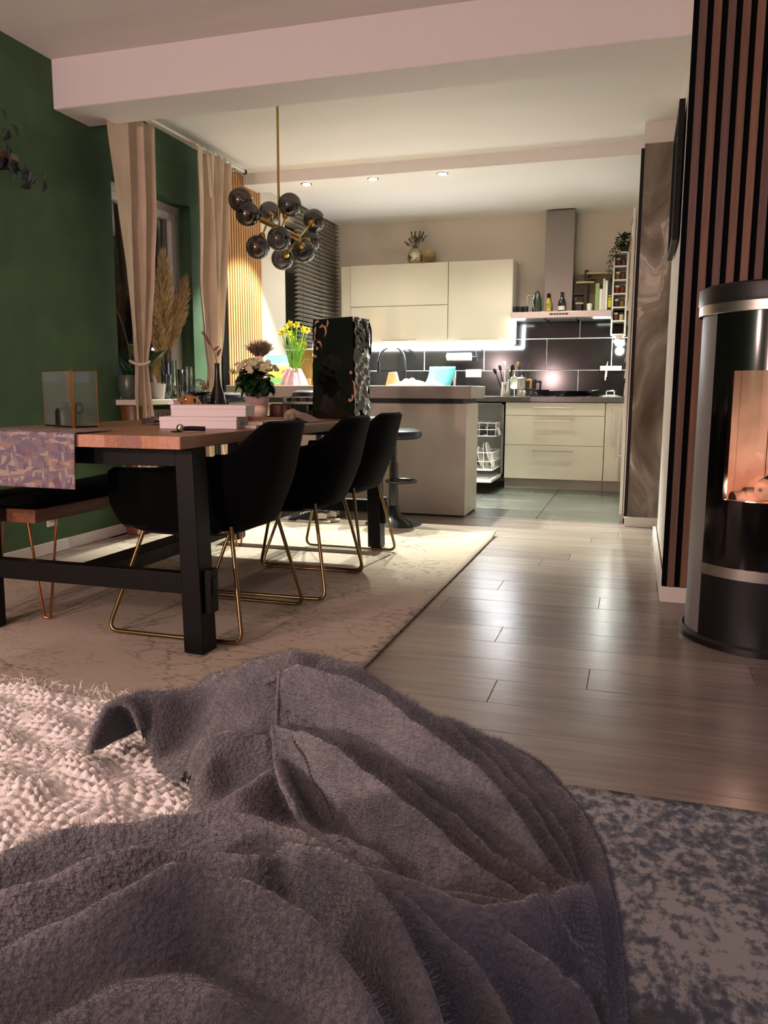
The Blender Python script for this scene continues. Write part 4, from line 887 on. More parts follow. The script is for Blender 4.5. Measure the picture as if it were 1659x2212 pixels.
b = B(); b.box(x0, 3.42, TZ+.0005, x1, 3.70, TZ+.008); b.build('base', trm, tray)
b = B(); b.box(x0, 3.415, TZ+.0005, x1, 3.424, TZ+.026); b.box(x0, 3.696, TZ+.0005, x1, 3.705, TZ+.026); b.box(x0-.004, 3.415, TZ+.0005, x0+.005, 3.705, TZ+.026); b.box(x1-.005, 3.415, TZ+.0005, x1+.004, 3.705, TZ+.026); b.build('rim', trm, tray, bev=.001)
x, y = U2(562, 3.50, TZ), 3.48
t = thing('candle_jar', 'cream ceramic candle jar with pink top on the wooden tray', 'candle', (x, y, TZ+.009))
B().lathe([(.028, 0), (.036, .006), (.043, .028), (.042, .05), (.038, .058), (.0395, .061), (.0395, .067)], (x, y, TZ+.009), 28).build('jar', mat('cream_ceramic', 'E6CDB4', .5), t)
B().lathe([(.039, .067), (.034, .077), (.001, .078)], (x, y, TZ+.009), 28, cap=False).build('lid', mat('pink_lid', 'B07468', .5), t)
x, y = U2(606, 3.60, TZ), 3.60
t = thing('bark_candle', 'short dark bark-covered log standing on the wooden tray', 'log candle holder', (x, y, TZ+.009))
B().grid(lambda u, v: (x+(.048+.004*math.sin(u*2*PI*9)+.003*math.sin(u*2*PI*23+v*5))*math.cos(2*PI*u), y+(.045+.004*math.sin(u*2*PI*9))*math.sin(2*PI*u), TZ+.009+.068*v), 72, 6, True).build('bark', wood('bark', '3A281C', '6A4A34', .9, (6, 6, 1), 12), t)
B().lathe([(.001, .066), (.046, .066)], (x, y, TZ+.009), 24, cap=False).build('cut_top', mat('log_top', '8A6A4A', .8), t)
# white flowering plant
x, y = U2(556, 3.92, TZ), 3.92
t = thing('white_flower_pot', 'cream-flowering plant with dark leaves in a tapered pale pink pot', 'potted plant', (x, y, TZ))
B().lathe([(.045, 0), (.05, .004), (.066, .115), (.062, .115), (.05, .02), (.001, .01)], (x, y, TZ), 32, cap=False).build('pot', mat('blush_pot', 'DCC0B6', .5), t)
dl = mat('dark_leaf', '123014', .35, col2='1E421C', ns=20); b = B()
cz = TZ+.185
for k in range(150):
    a = R.uniform(0, 2*PI); e_ = R.uniform(-.7, 1.1); d = Vector((math.cos(a)*math.cos(e_), math.sin(a)*math.cos(e_), math.sin(e_)))
    r = R.uniform(.3, 1); p = Vector((x, y, cz))+Vector((d.x*.085*r, d.y*.08*r, d.z*.07*r))
    b.leaf(p, d+Vector((0, 0, -.5)), (d.x*.4, d.y*.4, 1), R.uniform(.045, .062), R.uniform(.05, .062), .35, 5)
f_ = b.build('foliage', dl, t); f_['kind'] = 'stuff'
cf = mat('cream_petal', 'DAD3AC', .7, col2='CCC494', ns=30)
for k in range(64):
    a = 2*PI*k*.382; r = .02+.092*((k % 10)/9); p = Vector((x+r*1.1*math.cos(a), y-.03+r*.8*math.sin(a), cz+.098-.30*r+R.uniform(-.02, .03))); b = B()
    d = ((p-Vector((x, y, cz-.05))).normalized()+Vector((R.uniform(-.4, .4), -.7, R.uniform(-.2, .4)))).normalized(); X = d.orthogonal().normalized(); Y = d.cross(X)
    for j in range(5): b.leaf(p, X*math.cos(j*2*PI/5)+Y*math.sin(j*2*PI/5)+d*.25, d, .019, .021, .15, 3)
    b.build('bloom', cf, t)
# skull-like ornament and folded paper
x, y = U2(627, 3.40, TZ), 3.40
bone = mat('bone', 'B9A48C', .7, col2='A08A74', ns=12)
t = thing('skull_ornament', 'small cream skull-shaped ornament in front of the gift bag', 'ornament', (x, y, TZ))
def skull(u, v):
    th, ph = 2*PI*u, PI*v; d = Vector((math.sin(ph)*math.cos(th), math.sin(ph)*math.sin(th), -math.cos(ph))); r = .029
    for ex in (-.42, .42): r -= .011*math.exp(-((d-Vector((ex, -.88, -.1)).normalized()).length/.30)**2)
    if d.z < -.35: r *= .88
    return (x+r*d.x*.95, y+r*d.y*1.15, TZ+.031+r*d.z*1.02)
B().grid(skull, 40, 28, True).build('skull', bone, t)
B().box(x-.014, y-.032, TZ+.001, x+.014, y-.004, TZ+.014).build('jaw', bone, t, bev=.004)
t = thing('wrapping_paper', 'folded pinkish wrapping paper lying against the gift bag', 'paper', (x+.05, y+.1, TZ))
x0, x1 = U2(632, 3.55, TZ), U2(686, 3.55, TZ)
B().grid(lambda u, v: (x0+(x1-x0)*u, 3.46+.2*v, TZ+.004+.058*(1-u)**.8*math.sin(PI*(.15+.8*v))+.003*math.sin(9*u+3)), 14, 10).build('sheet', mat('mauve_paper', '9C8478', .7), t, solid=.002)
B().grid(lambda u, v: (x0-.03+.12*u, 3.37+.07*v, TZ+.003+.006*abs(math.sin(8*u+2*v))), 14, 6).build('scrap', mat('paper_scrap', 'D6CCBA', .7), t, solid=.0015)
# black box with pale lettering, tealight rack
x0, x1 = U2(585, 4.08, TZ), U2(668, 4.08, TZ)
t = thing('black_box', 'glossy black box with pale lettering on its edge behind the tray', 'box', ((x0+x1)/2, 4.1, TZ))
B().box(x0, 4.08, TZ+.001, x1, 4.20, TZ+.075).build('body', mat('gloss_black', '0A0A0A', .12), t, bev=.002)
b = B(); lx_ = x1-.014
for k in range(7):
    z = TZ+.012+.0085*k; b.box(lx_, 4.0785, z, lx_+.009, 4.080, z+.0022); b.box(lx_+(.0 if k % 2 else .007), 4.0785, z, lx_+(.002 if k % 2 else .009), 4.080, z+.006)
b.build('lettering', mat('silver_print', 'B5B2A8', .4), t, flat=True)
t = thing('tealight_rack', 'white rack holding amber tealight glasses between box and bag', 'candle rack', ((x0+x1)/2, 4.28, TZ))
x0, x1 = U2(614, 4.28, TZ), U2(690, 4.28, TZ); b = B()
for z in (.078, .108):
    b.box(x0, 4.26, TZ+z, x1, 4.265, TZ+z+.006)
for xx in (x0, x1-.006): b.box(xx, 4.26, TZ+.001, xx+.006, 4.34, TZ+.114)
b.box(x0, 4.335, TZ+.078, x1, 4.34, TZ+.084); b.box(x0, 4.26, TZ+.074, x1, 4.34, TZ+.079); b.build('frame', wl, t, flat=True)
for k in range(4):
    xx = x0+.025+(x1-x0-.05)*k/3; q = thing('tealight_cup', 'amber glass tealight cup in the white rack, %s from the left' % ('first', 'second', 'third', 'fourth')[k], 'candle holder', (xx, 4.30, TZ+.0795), group='amber tealight cups in the rack')
    B().lathe([(.014, 0), (.018, .026), (.016, .026), (.013, .003), (.001, .002)], (xx, 4.30, TZ+.0795), 16, cap=False).build('glass', mat('amber_glass', ('3A2417', '9A5426', '5A3018', 'B0704A')[k], .1, coat=.5), q)
    B().lathe([(.011, .003), (.011, .014), (.001, .015)], (xx, 4.30, TZ+.0795), 12, cap=False).build('candle', pl, q)
# gift bag
gy = 3.95
c0 = Vector((U2(765, gy, TZ), gy, TZ+.001)); cL = Vector((U2(676, gy+.14, TZ), gy+.14, TZ+.001)); cR = Vector((U2(799, gy+.20, TZ), gy+.20, TZ+.001))
eL, eR = cL-c0, cR-c0
zt = U(752, 684, 1, gy).z; Hb = zt-TZ
t = thing('gift_bag', 'large shiny black gift bag with copper crescents standing on the table', 'gift bag', ((c0+cL+cR+cL)/4)[:])
foil = mat('black_foil', '0B090B', .16, spec=.9, coat=.6, bump=.03, bs=9)
foil2 = mat('black_foil_creased', '252822', .14, spec=1, coat=.8, bump=.55, bs=16, bstretch=(1.4, 1.4, .45))
def face(P, e_, nrm, fold):
    def f(u, v):
        bulge = .012*math.sin(PI*u)*math.sin(PI*v)+fold*(.010*math.sin(2*PI*v*1.5+.6)*math.sin(PI*u)+.004*math.sin(17*v+5*u+2*math.sin(9*u))+.0035*math.sin(37*v-11*u+1.5*math.sin(13*v))+.002*math.sin(71*v+23*u))
        s_ = 1-.06*v; return P+e_*(.5+(u-.5)*s_)+Vector((0, 0, Hb*v))+nrm*(bulge-.0*v)+(eL+eR)*.0
    return f
nF = Vector((eL.y, -eL.x, 0)).normalized(); nF = -nF if nF.y > 0 else nF
nR_ = Vector((eR.y, -eR.x, 0)).normalized(); nR_ = -nR_ if nR_.x < 0 else nR_
tp = lambda P: P
B().grid(face(c0, eL, nF, .25), 26, 40).build('front_side', foil, t)
B().grid(face(c0, eR, nR_, 1), 26, 60).build('end_side', foil2, t)
B().grid(face(cL, eR, -nR_, .4), 16, 30).build('far_end_side', foil, t)
B().grid(face(cR, eL, -nF, .25), 16, 30).build('back_side', foil, t)
B().hexa([c0, cR, cR+eL, cL]+[p+Vector((0, 0, .003)) for p in (c0, cR, cR+eL, cL)]).build('bottom', foil, t, flat=True)
h = B(); m_ = c0+eR*.5+Vector((0, 0, Hb*.96))+nR_*.012
h.tube(smooth_path([m_-eR*.28, m_-eR*.2+nR_*.02-Vector((0, 0, .03)), m_-eR*.05+nR_*.03-Vector((0, 0, .12)), m_+eR*.05+nR_*.03-Vector((0, 0, .16)), m_+eR*.2+nR_*.02-Vector((0, 0, .05)), m_+eR*.3]), .0045, 8); h.build('rope_handle', black, t)
def on_front(u, v): return face(c0, eL, nF, .25)(u, v)+nF*.0012
cop = mat('copper_foil', 'DDA488', .4, metal=.25)
def crescent(u, v, r, a0, a1, wd=.16):
    b = B(); n = 14; P = []
    for k in range(n+1):
        a = a0+(a1-a0)*k/n; w_ = wd*math.sin(PI*k/n); L_ = eL.length
        for rr in (r*(1-w_), r*(1+w_)): P.append(on_front(u+rr*math.cos(a)/L_, v+rr*math.sin(a)/Hb))
    b.add(P, [(2*k, 2*k+1, 2*k+3, 2*k+2) for k in range(n)]); return b.build('crescent_print', cop, t)
for u, v, r, a0, a1 in ((.88, .93, .022, .2, 2.2), (.75, .87, .026, 1.2, 4.2), (.90, .83, .016, -1.6, 1.4), (.92, .775, .016, -1.6, 1.2), (.85, .72, .024, 1, 3.4), (.82, .965, .02, 3.3, 5), (.70, .955, .022, 2.3, 4.2), (.83, .90, .03, -.7, .5), (.06, .34, .02, 2, 4), (.07, .27, .028, 2.2, 4.2), (.10, .22, .02, 2.4, 4.4)): crescent(u, v, r*1.2, a0, a1, .24)
for u, v in ((.93, .63), (.05, .46), (.09, .19), (.88, .71)): B().lathe([(.001, 0), (.009, .0), (.009, .001)], on_front(u, v), 12, axis=nF, cap=False).build('dot_print', cop, t)
# ---------------------------------------------------------------- chairs
vel = mat('black_velvet', '030304', .9, spec=.10, sheen=.03, bump=.03, bs=120)
def make_chair(label):
    t = thing('dining_chair', label, 'chair', (0, 0, 0), group='black bucket chairs along the table')
    # local: front towards -x
    def plan(a, v):                      # a in [-1,1] around the back from one arm to the other
        th = a*PI*.5; n_ = 2.6
        cx, sy = math.cos(th), math.sin(th)
        if abs(a) > .62:
            k = (abs(a)-.62)/.38; th0 = .62*PI*.5*(1 if a > 0 else -1); bx = math.copysign(abs(math.cos(th0))**(2/n_), math.cos(th0)); by = math.copysign(abs(math.sin(th0))**(2/n_), th0)
            return bx*(1-k)+(-1.15)*k, by+(math.copysign(.98, a)-by)*min(1, k*1.6)
        return math.copysign(abs(cx)**(2/n_), cx), math.copysign(abs(sy)**(2/n_), sy)
    def rim(a):
        k = max(0, min(1, (.84-abs(a))/.56)); return .618+(.782-.618)*(k*k*(3-2*k))-.02*max(0, abs(a)-.75)-.012*max(0, 1-abs(a)/.3)*0
    def shell(off):
        def f(u, v):
            a = 2*u-1; px, py = plan(a, v); zr = rim(a); z = .405+(zr-.405)*v
            sc_ = (.86+.14*min(1, v*2.2)**.7)
            lean = .10*max(0, px)*(z-.40)/.4
            return (.245*px*sc_+.02+lean-(off*px*.9), (.275-off)*py*sc_, z+off*.15)
        return f
    b = B(); nu, nv = 44, 14; fo, fi = shell(0), shell(.032)
    b.grid(fo, nu, nv); b.grid(fi, nu, nv)
    top = [(nv-1)*nu+i for i in range(nu)]; off = nu*nv; fs = []
    mid = len(b.v)
    for i in range(nu): p, q_ = Vector(b.v[top[i]]), Vector(b.v[off+top[i]]); b.v.append(tuple((p+q_)/2+Vector((0, 0, .012))))
    for i in range(nu-1): fs += [(top[i], top[i+1], mid+i+1, mid+i), (mid+i, mid+i+1, off+top[i+1], off+top[i]), (i+1, i, off+i, off+i+1)]
    for i in (0, nu-1):
        for j in range(nv-1): fs.append((j*nu+i, (j+1)*nu+i, off+(j+1)*nu+i, off+j*nu+i))
    b.f += fs; b.build('backrest', vel, t, world=False, ang=100)
    def cush(u, v):
        th = 2*PI*u; n_ = 3.2; c_, s_ = math.cos(th), math.sin(th); k = [(.0, .385), (.80, .382), (.93, .40), (.95, .43), (.93, .462), (.8, .478), (0, .484)]
        q = v*6; i = min(5, int(q)); f_ = q-i; r, z = k[i][0]*(1-f_)+k[i+1][0]*f_, k[i][1]*(1-f_)+k[i+1][1]*f_
        return (-.035+.255*r*math.copysign(abs(c_)**(2/n_), c_), .255*r*math.copysign(abs(s_)**(2/n_), s_), z)
    B().grid(cush, 40, 13, True).build('seat', vel, t, world=False, ang=80)
    for s_ in (-1, 1):
        y = s_*.278; yt = s_*.19
        P = round_path([(-.17, yt, .39), (-.285, y, .013), (.265, y, .013), (.185, yt, .41)], .045)
        for p in P: p.z += .010
        B().tube(P, .0078, 10).build('leg', mat('bronze_metal', '8E7850', .3, metal=1), t, world=False)
        B().tube([(-.17, yt, .398), (.185, yt, .40)], .0078, 8).build('under_rail', MATS['bronze_metal'], t, world=False)
    return t
ch = make_chair('black velvet bucket chair with bronze sled legs nearest the camera')
ch.location = (-1.545, 2.742, 0)
dup(ch, (-1.495, 3.392, 0), .03, 'black velvet bucket chair with bronze sled legs, middle of the row')
dup(ch, (-1.515, 3.985, 0), -.02, 'black velvet bucket chair with bronze sled legs at the far table end')
# bench with hairpin legs
t = thing('hairpin_bench', 'wooden bench with black cushion and copper hairpin legs on the far table side', 'bench', (-2.62, 3.5, 0))
bw = wood('bench_wood', '6E4530', '8A5A40', .45, (9, .9, 9), 4)
by0 = 2.46
x1 = U(75, 1110, 1, by0).x; x0 = x1-.34
zb0, zb1 = U(50, 1130, 1, by0).z, U(50, 1100, 1, by0).z
B().box(x0, by0, zb0, x1, by0+1.75, zb1).build('slab', bw, t, bev=.004)
def bcush(u, v):
    X0, X1 = x0+.0, x1+.02; y = by0-.10+1.85*v
    th = 2*PI*u; n_ = 3; c_, s_ = math.cos(th), math.sin(th); e_ = min(1, min(v, 1-v)*14+.05)**.5
    return ((X0+X1)/2+(X1-X0)/2*math.copysign(abs(c_)**(2/n_), c_), y, zb1+.024+.022*e_*math.copysign(abs(s_)**(2/n_), s_)+.004*math.sin(v*14))
B().grid(bcush, 28, 50, True).build('cushion', mat('black_faux_fur', '0B0B0C', .95, spec=.1, bump=.5, bs=90), t)
for yy in (by0+.07, by0+1.68):
    for xx in (x1-.04, x0+.05):
        P = round_path([(xx-.055, yy, zb0), (xx-.012, yy+.01, .019), (xx+.014, yy+.015, .019), (xx+.02, yy+.07, zb0)], .02)
        B().tube(P, .0055, 8).build('leg', copper, t)
# ---------------------------------------------------------------- chandelier
CY = 4.42
gl = [(519.7, 432, 26), (535, 462, 26.2), (582, 460, 20), (626, 443, 25.5), (678, 476, 23.5), (557, 534, 25.5), (603, 515.5, 26), (610, 559, 22.5), (656, 542.6, 24.5), (668, 520, 19.5)]
t = thing('globe_chandelier', 'brass chandelier with cluster of smoked glass globes above the table', 'pendant light', (-2.0, CY, 2.0))
fwd = lambda px, py, dep: CAM_P+(AX_R*((px-IW/2)/FPX)-AX_U*((py-IH/2)/FPX)+AX_F)*dep
d0 = CY*math.cos(YAW)+2.05*math.sin(YAW)
gr_ = .0705; pts = [(fwd(px, py, min(d0+.32, max(d0-.22, FPX*gr_/r))), r) for px, py, r in gl]
cen = fwd(603, 494, d0)
B().cyl((cen.x, cen.y, cen.z-.02), (cen.x, cen.y, 2.60), .0075, n=12).build('rod', brass, t)
B().lathe([(.055, -.03), (.06, 0)], (cen.x, cen.y, 2.602), 24).build('ceiling_rose', brass, t)
a_, b_ = fwd(562, 474, d0-.05), fwd(645, 514, d0+.05)
B().tube([a_, b_], .016, 14).build('crossbar', brass, t)
sm = glass('smoked_glass', '8A8486', .85, .10, face=.95)
for k, (p, r) in enumerate(pts):
    f_ = max(0, min(1, (p-a_).dot(b_-a_)/(b_-a_).length_squared)); q = a_+(b_-a_)*f_; d = (p-q).normalized()
    ar = B().cyl(q, p-d*(gr_-.006), .006, n=10); ar.lathe([(.012, -.018), (.024, .004), (.026, .012)], p-d*gr_, 16, axis=d); arm = ar.build('arm', brass, t)
    g_ = B().ball(p, gr_, 40, 24).build('globe', sm, arm)
    B().ball(p-d*(gr_*.45), .016, 12, 8).build('bulb', mat('dark_bulb', '2A2524', .1, coat=.5), arm)
# ---------------------------------------------------------------- curtains and rail
linen = mat('linen', 'D0BCA6', .9, spec=.1, bump=.12, bs=260, col2='C6B29B', ns=6)
XC = XL+.165
def curtain(label, left, right, ztop, folds, ph, name='curtain'):
    yl = [(U(px, py, 0, XC).z, U(px, py, 0, XC).y) for px, py in left]; yr = [(U(px, py, 0, XC).z, U(px, py, 0, XC).y) for px, py in right]
    def itp(tab, z):
        tab = sorted(tab)
        if z <= tab[0][0]: return tab[0][1]
        for (z0, a), (z1, b_) in zip(tab, tab[1:]):
            if z <= z1: k = (z-z0)/(z1-z0); return a+(b_-a)*(k*k*(3-2*k)*.5+k*.5)
        return tab[-1][1]
    t = thing(name, label, 'curtain', (XC, (yl[0][1]+yr[0][1])/2, .02), group='linen curtains at the window')
    zs = ztop
    def f(u, v):
        z = .02+(zs-.02)*v; a, b_ = itp(yl, z), itp(yr, z); w_ = b_-a
        amp = .012+.035*min(1, w_/.4)
        uu = u**1.7+.03*math.sin(7*u+z*1.3)
        x = XC+amp*math.sin(2*PI*folds*uu+ph+.5*math.sin(z*1.7))+.012*math.sin(2*PI*folds*2.3*uu+z)
        return (min(max(x, XL+.02), XL+.26), a+w_*u, z)
    B().grid(f, 110, 90).build('cloth', linen, t, ang=180)
    return t, itp, yl, yr
RZ = U(326, 288, 0, XC).z
t, itp, yl, yr = curtain('linen curtain tied back at the near side of the window', [(226, 270), (243, 450), (262, 600), (279, 720), (289, 784), (284, 850), (284, 900), (284, 960)], [(327, 270), (330, 450), (327, 600), (321, 720), (314, 784), (321, 850), (328, 905), (332, 960)], 2.50, 2.6, .5)
z_ = U(300, 784, 0, XC).z; y0_, y1_ = itp(yl, z_), itp(yr, z_)
B().tube([(XC+.05*math.cos(a), (y0_+y1_)/2+(y1_-y0_)*.56*math.sin(a), z_+.01*math.sin(a*2)) for a in [2*PI*k/24 for k in range(24)]], .009, 8, True).build('tieback', linen, t)
t2, itp2, yl2, yr2 = curtain('linen curtain at the far side of the window by the slats', [(412, 340), (418, 450), (425, 600), (441, 720), (452, 800), (445, 900), (444, 1000), (440, 1050)], [(489, 340), (485, 500), (482, 600), (479, 720), (472, 800), (482, 900), (500, 1000), (505, 1050)], 2.52, 3.4, 1.9)
for k in range(6):
    y = itp2(yl2, 2.5)+(itp2(yr2, 2.5)-itp2(yl2, 2.5))*(k+.5)/6
    B().tube([(XC+.017*math.cos(a), y, 2.535+.022*math.sin(a)) for a in [2*PI*j/14 for j in range(14)]], .004, 6, True).build('heading_loop', linen, t2)
b = B().grid(lambda u, v: (XC+.05+.01*u, itp2(yl2, 2.5)+.12+.03*v+.02*u, 2.50-.28*v), 4, 8); b.build('ribbon', linen, t2, solid=.002)
t = thing('curtain_rail', 'thin white curtain rail along the top of the window wall', 'curtain rail', (XC, 5.1, 2.54))
B().cyl((XC, 4.30, 2.545), (XC, 5.86, 2.545), .010, n=12).build('rod', mat('rail_white', 'D9CFC0', .3), t)
for y in (4.32, 5.84): B().ball((XC, y, 2.545), .018, 12, 8).build('finial', black, t)
for y in (4.45, 5.75): B().box(XL, y-.008, 2.535, XC, y+.008, 2.555).build('bracket', MATS['rail_white'], t)
# ---------------------------------------------------------------- window sill things
SZ = .846; XS = XL+.045
def wy(px): return U(px, 850, 0, XS).y
paf = mat('pampas', 'C4A878', .95, spec=.05, col2='D4BC90', ns=30); y = wy(366)
t = thing('pampas_bouquet', 'tall glass vase of tan pampas plumes on the window sill', 'vase with pampas grass', (XS, y, SZ))
B().lathe([(.05, 0), (.055, .004), (.055, .26), (.051, .26), (.051, .012), (.001, .010)], (XS, y, SZ), 28, cap=False).build('vase', glass('vase_glass', 'D6DCD4', .9, .10), t)
for k, (base, tip, wd) in enumerate((((352, 770), (353, 547), .085), ((372, 745), (401, 600), .075), ((346, 775), (333, 660), .06), ((364, 760), (384, 640), .07))):
    pb_, pt = U(base[0], base[1], 0, XS), U(tip[0], tip[1], 0, XS+.03); b = B(); ax = pt-pb_
    B().tube(smooth_path([(XS, y, SZ+.02), ((XS*2+pb_.x)/3, (y+pb_.y)/2, (SZ+pb_.z)/2), pb_, pb_+ax*.5], 5), .0025, 5).build('stalk', paf, t)
    L_ = ax.length; an = ax.normalized()
    for j in range(1000):
        s_ = R.random()**.8; p0 = pb_+ax*s_*.92; sd = Vector((R.gauss(0, 1)*.6, R.gauss(0, 1), R.gauss(0, .4))); sd = (sd-an*sd.dot(an)).normalized()
        rr = wd*math.sin(PI*min(1, .12+.85*s_))**.7*R.uniform(.5, 1)
        p2 = p0+an*L_*.13*R.uniform(.6, 1.3)+sd*rr; p1 = (p0+p2)/2+sd*rr*.25
        b.strand([p0, p1, p2], .008, .0015)
    f_ = b.build('plume', paf, t); f_['kind'] = 'stuff'
y = wy(274)
t = thing('orchid_pot', 'oval dark grey-green pot with broad orchid leaves on the window sill', 'potted plant', (XS+.02, y, SZ))
B().lathe([(.036, 0), (.055, .02), (.068, .07), (.067, .12), (.058, .15), (.054, .15), (.054, .13), (.001, .13)], (XS+.02, y, SZ), 28, cap=False).build('pot', mat('sage_pot', '4A5648', .3), t)
ol = mat('orchid_leaf', '1F3A1A', .3, col2='2A4A22', ns=9)
for k, (px, py, L_) in enumerate(((355, 772, .30), (262, 790, .2), (300, 795, .2))):
    p = U(px, py, 0, XS+.06); p0 = Vector((XS+.03, y, SZ+.13)); b = B().leaf(p0, (p-p0)*1.0+Vector((0, 0, .08)), (.3, 0, 1), (p-p0).length*1.15, .085, .12, 8); b.build('leaf', ol, t, solid=.003)
B().tube(smooth_path([(XS+.03, y, SZ+.13), (XS+.05, y-.03, SZ+.3), (XS+.04, y-.10, SZ+.5), (XS+.03, y-.16, SZ+.54)], 6), .003, 6).build('stem', mat('orchid_stem', '5A5A3A', .6), t)
y = wy(333)
t = thing('white_planter', 'small tapered white planter on the window sill beside the curtain', 'planter', (XS+.03, y, SZ))
B().lathe([(.035, 0), (.04, .004), (.052, .10), (.048, .10), (.038, .01), (.001, .008)], (XS+.03, y, SZ), 24, cap=False).build('body', pl, t)
B().lathe([(.001, .09), (.048, .09)], (XS+.03, y, SZ), 24, cap=False).build('soil', mat('soil', '2A211A', .95), t)
for k, px in enumerate((347, 383, 392)):
    y = wy(px); t = thing('glass_cylinder', ('clear glass cylinder vase next to the white planter', 'ribbed clear glass cylinder right of the pampas vase', 'clear glass cylinder at the far end of the sill')[k], 'vase', (XS+.05, y, SZ), group='glass cylinders on the sill'); h_ = (.16, .20, .22)[k]
    B().lathe([(.035, 0), (.038, .004), (.038, h_), (.035, h_), (.035, .01), (.001, .008)], (XS+.05, y, SZ), 20, cap=False).build('glass', MATS['vase_glass'], t)
    B().lathe([(.03, .01), (.033, .05), (.001, .05)], (XS+.05, y, SZ), 16, cap=False).build('filling', mat('white_filling', 'D6D2C6', .7), t)
# under the sill
t = thing('radiator', 'grey panel radiator under the window sill', 'radiator', (XL+.06, 4.9, .15))
rmt = mat('radiator_paint', '6E675F', .5)
B().box(XL+.02, 4.55, .12, XL+.085, 5.28, .78).build('panel', rmt, t, bev=.006)
for k in range(14): B().box(XL+.085, 4.57+.05*k, .15, XL+.093, 4.60+.05*k, .75).build('rib', rmt, t, bev=.003)
B().cyl((XL+.05, 5.30, .0), (XL+.05, 5.30, .2), .01).build('pipe', rmt, t)
t = thing('wooden_stand', 'warm brown wooden stool-like stand below the left end of the sill', 'stand', (XL+.1, 4.42, 0))
wd_ = wood('stand_wood', '54331A', '7A4E28', .4, (8, 8, 1))
B().lathe([(.075, 0), (.08, .02), (.06, .3), (.065, .55), (.085, .79), (.08, .80)], (XL+.09, 4.40, .004), 28).build('body', wd_, t)
B().lathe([(.088, .79), (.088, .801), (.001, .801)], (XL+.09, 4.40, .004), 28, cap=False).build('top', wd_, t)
# venetian blind at the kitchen window
t = thing('venetian_blind', 'dark venetian blind with tilted slats at the kitchen window', 'blind', (XL+.03, 7.6, 1.2))
bl = mat('blind_slat', '8A8272', .35)
xb_ = XL+.055; yb0, yb1 = U(655, 600, 0, xb_).y-.0, U(729, 600, 0, xb_).y
yb0 = 7.05
zt_ = U(729, 478, 0, xb_).z
B().box(XL+.02, yb0, zt_-.03, XL+.075, yb1, zt_).build('head_rail', mat('blind_rail', '1D1B19', .4), t, flat=True)
n = 34; zb_ = 1.30; sl = None
for k in range(n):
    z = zb_+(zt_-.05-zb_)*k/(n-1)
    if sl is None:
        sl = B().hexa([(-.020, yb0, -.008), (-.020, yb0, -.0095), (-.020, yb1, -.0095), (-.020, yb1, -.008), (.020, yb0, .0095), (.020, yb0, .008), (.020, yb1, .008), (.020, yb1, .0095)]).build('slat', bl, t, world=False, flat=True); s_ = sl
    else: s_ = sl.copy(); COL.objects.link(s_)
    lo = LOC[t.name]; s_.location = (xb_-lo.x, -lo.y, z-lo.z)
B().box(xb_-.015, yb0, zb_-.035, xb_+.015, yb1, zb_-.02).build('bottom_rail', MATS['blind_rail'], t, flat=True)
for y in (yb0+.12, (yb0+yb1)/2, yb1-.12): B().cyl((xb_+.017, y, zb_-.03), (xb_+.017, y, zt_-.02), .0012, n=5).build('ladder_cord', MATS['blind_rail'], t)
# ---------------------------------------------------------------- wall shelf with trailing plant, top left
sy = 3.40
t = thing('wall_shelf', 'short wooden shelf high on the green wall', 'shelf', (XL+.1, 3.2, 1.985))
e0 = U(42, 375, 0, XL+.22)
B().box(XL, 2.6, 1.975, XL+.22, e0.y, 2.005).build('board', wood('shelf_wood', '6B5240', '7E6450', .5, (9, .9, 9)), t, bev=.002)
for y in (2.8, 3.25): B().box(XL, y, 1.90, XL+.16, y+.02, 1.975).build('bracket', black, t, flat=True)
t = thing('shelf_plant', 'dark trailing plant hanging off the wooden wall shelf', 'plant', (XL+.12, 3.2, 2.005))
px_, py_ = XL+.12, 3.16
B().lathe([(.05, 0), (.075, .11), (.07, .11), (.05, .006)], (px_, py_, 2.006), 24).build('pot', mat('plant_pot_dark', '201D1C', .5), t)
lf2 = mat('night_leaf', '060908', .6, col2='0A0F0C', ns=30); b = B()
for px, py in ((5, 275), (18, 280), (10, 300), (25, 268), (2, 235), (22, 335), (8, 330), (30, 345), (45, 358), (58, 362), (66, 365), (15, 355), (40, 352), (72, 378), (50, 380), (30, 362), (12, 318), (20, 310), (3, 350), (60, 370), (5, 345), (70, 372), (28, 350), (16, 345), (38, 360)):
    p = U(px, py, 0, XL+.20+R.uniform(-.06, .05)); a = R.uniform(-2.6, -.3)
    b.leaf(p, (.3*R.gauss(0, 1), math.cos(a), math.sin(a)), (.9, .3, .3), .062, .05, .2, 5)
f_ = b.build('foliage', lf2, t); f_['kind'] = 'stuff'
vn = mat('vine_stem', '5A6456', .6)
for k, (px, py, lx2, ly2) in enumerate(((68, 375, 65, 408), (98, 366, 94, 402))):
    p0, p1 = U(px, py, 0, XL+.2), U(lx2, ly2, 0, XL+.2); q = U(50, 358, 0, XL+.2)
    b = B().tube(smooth_path([(px_, py_, 2.11), q, p0, p1+Vector((0, 0, .03))], 6), .0016, 5); v_ = b.build('vine', vn, t)
    B().leaf(p1+Vector((0, 0, .03)), ((0, -.8, -.5), (0, -.1, -1))[k], (1, .1, .1), .065, .05, .1, 5).build('leaf', lf2, v_)
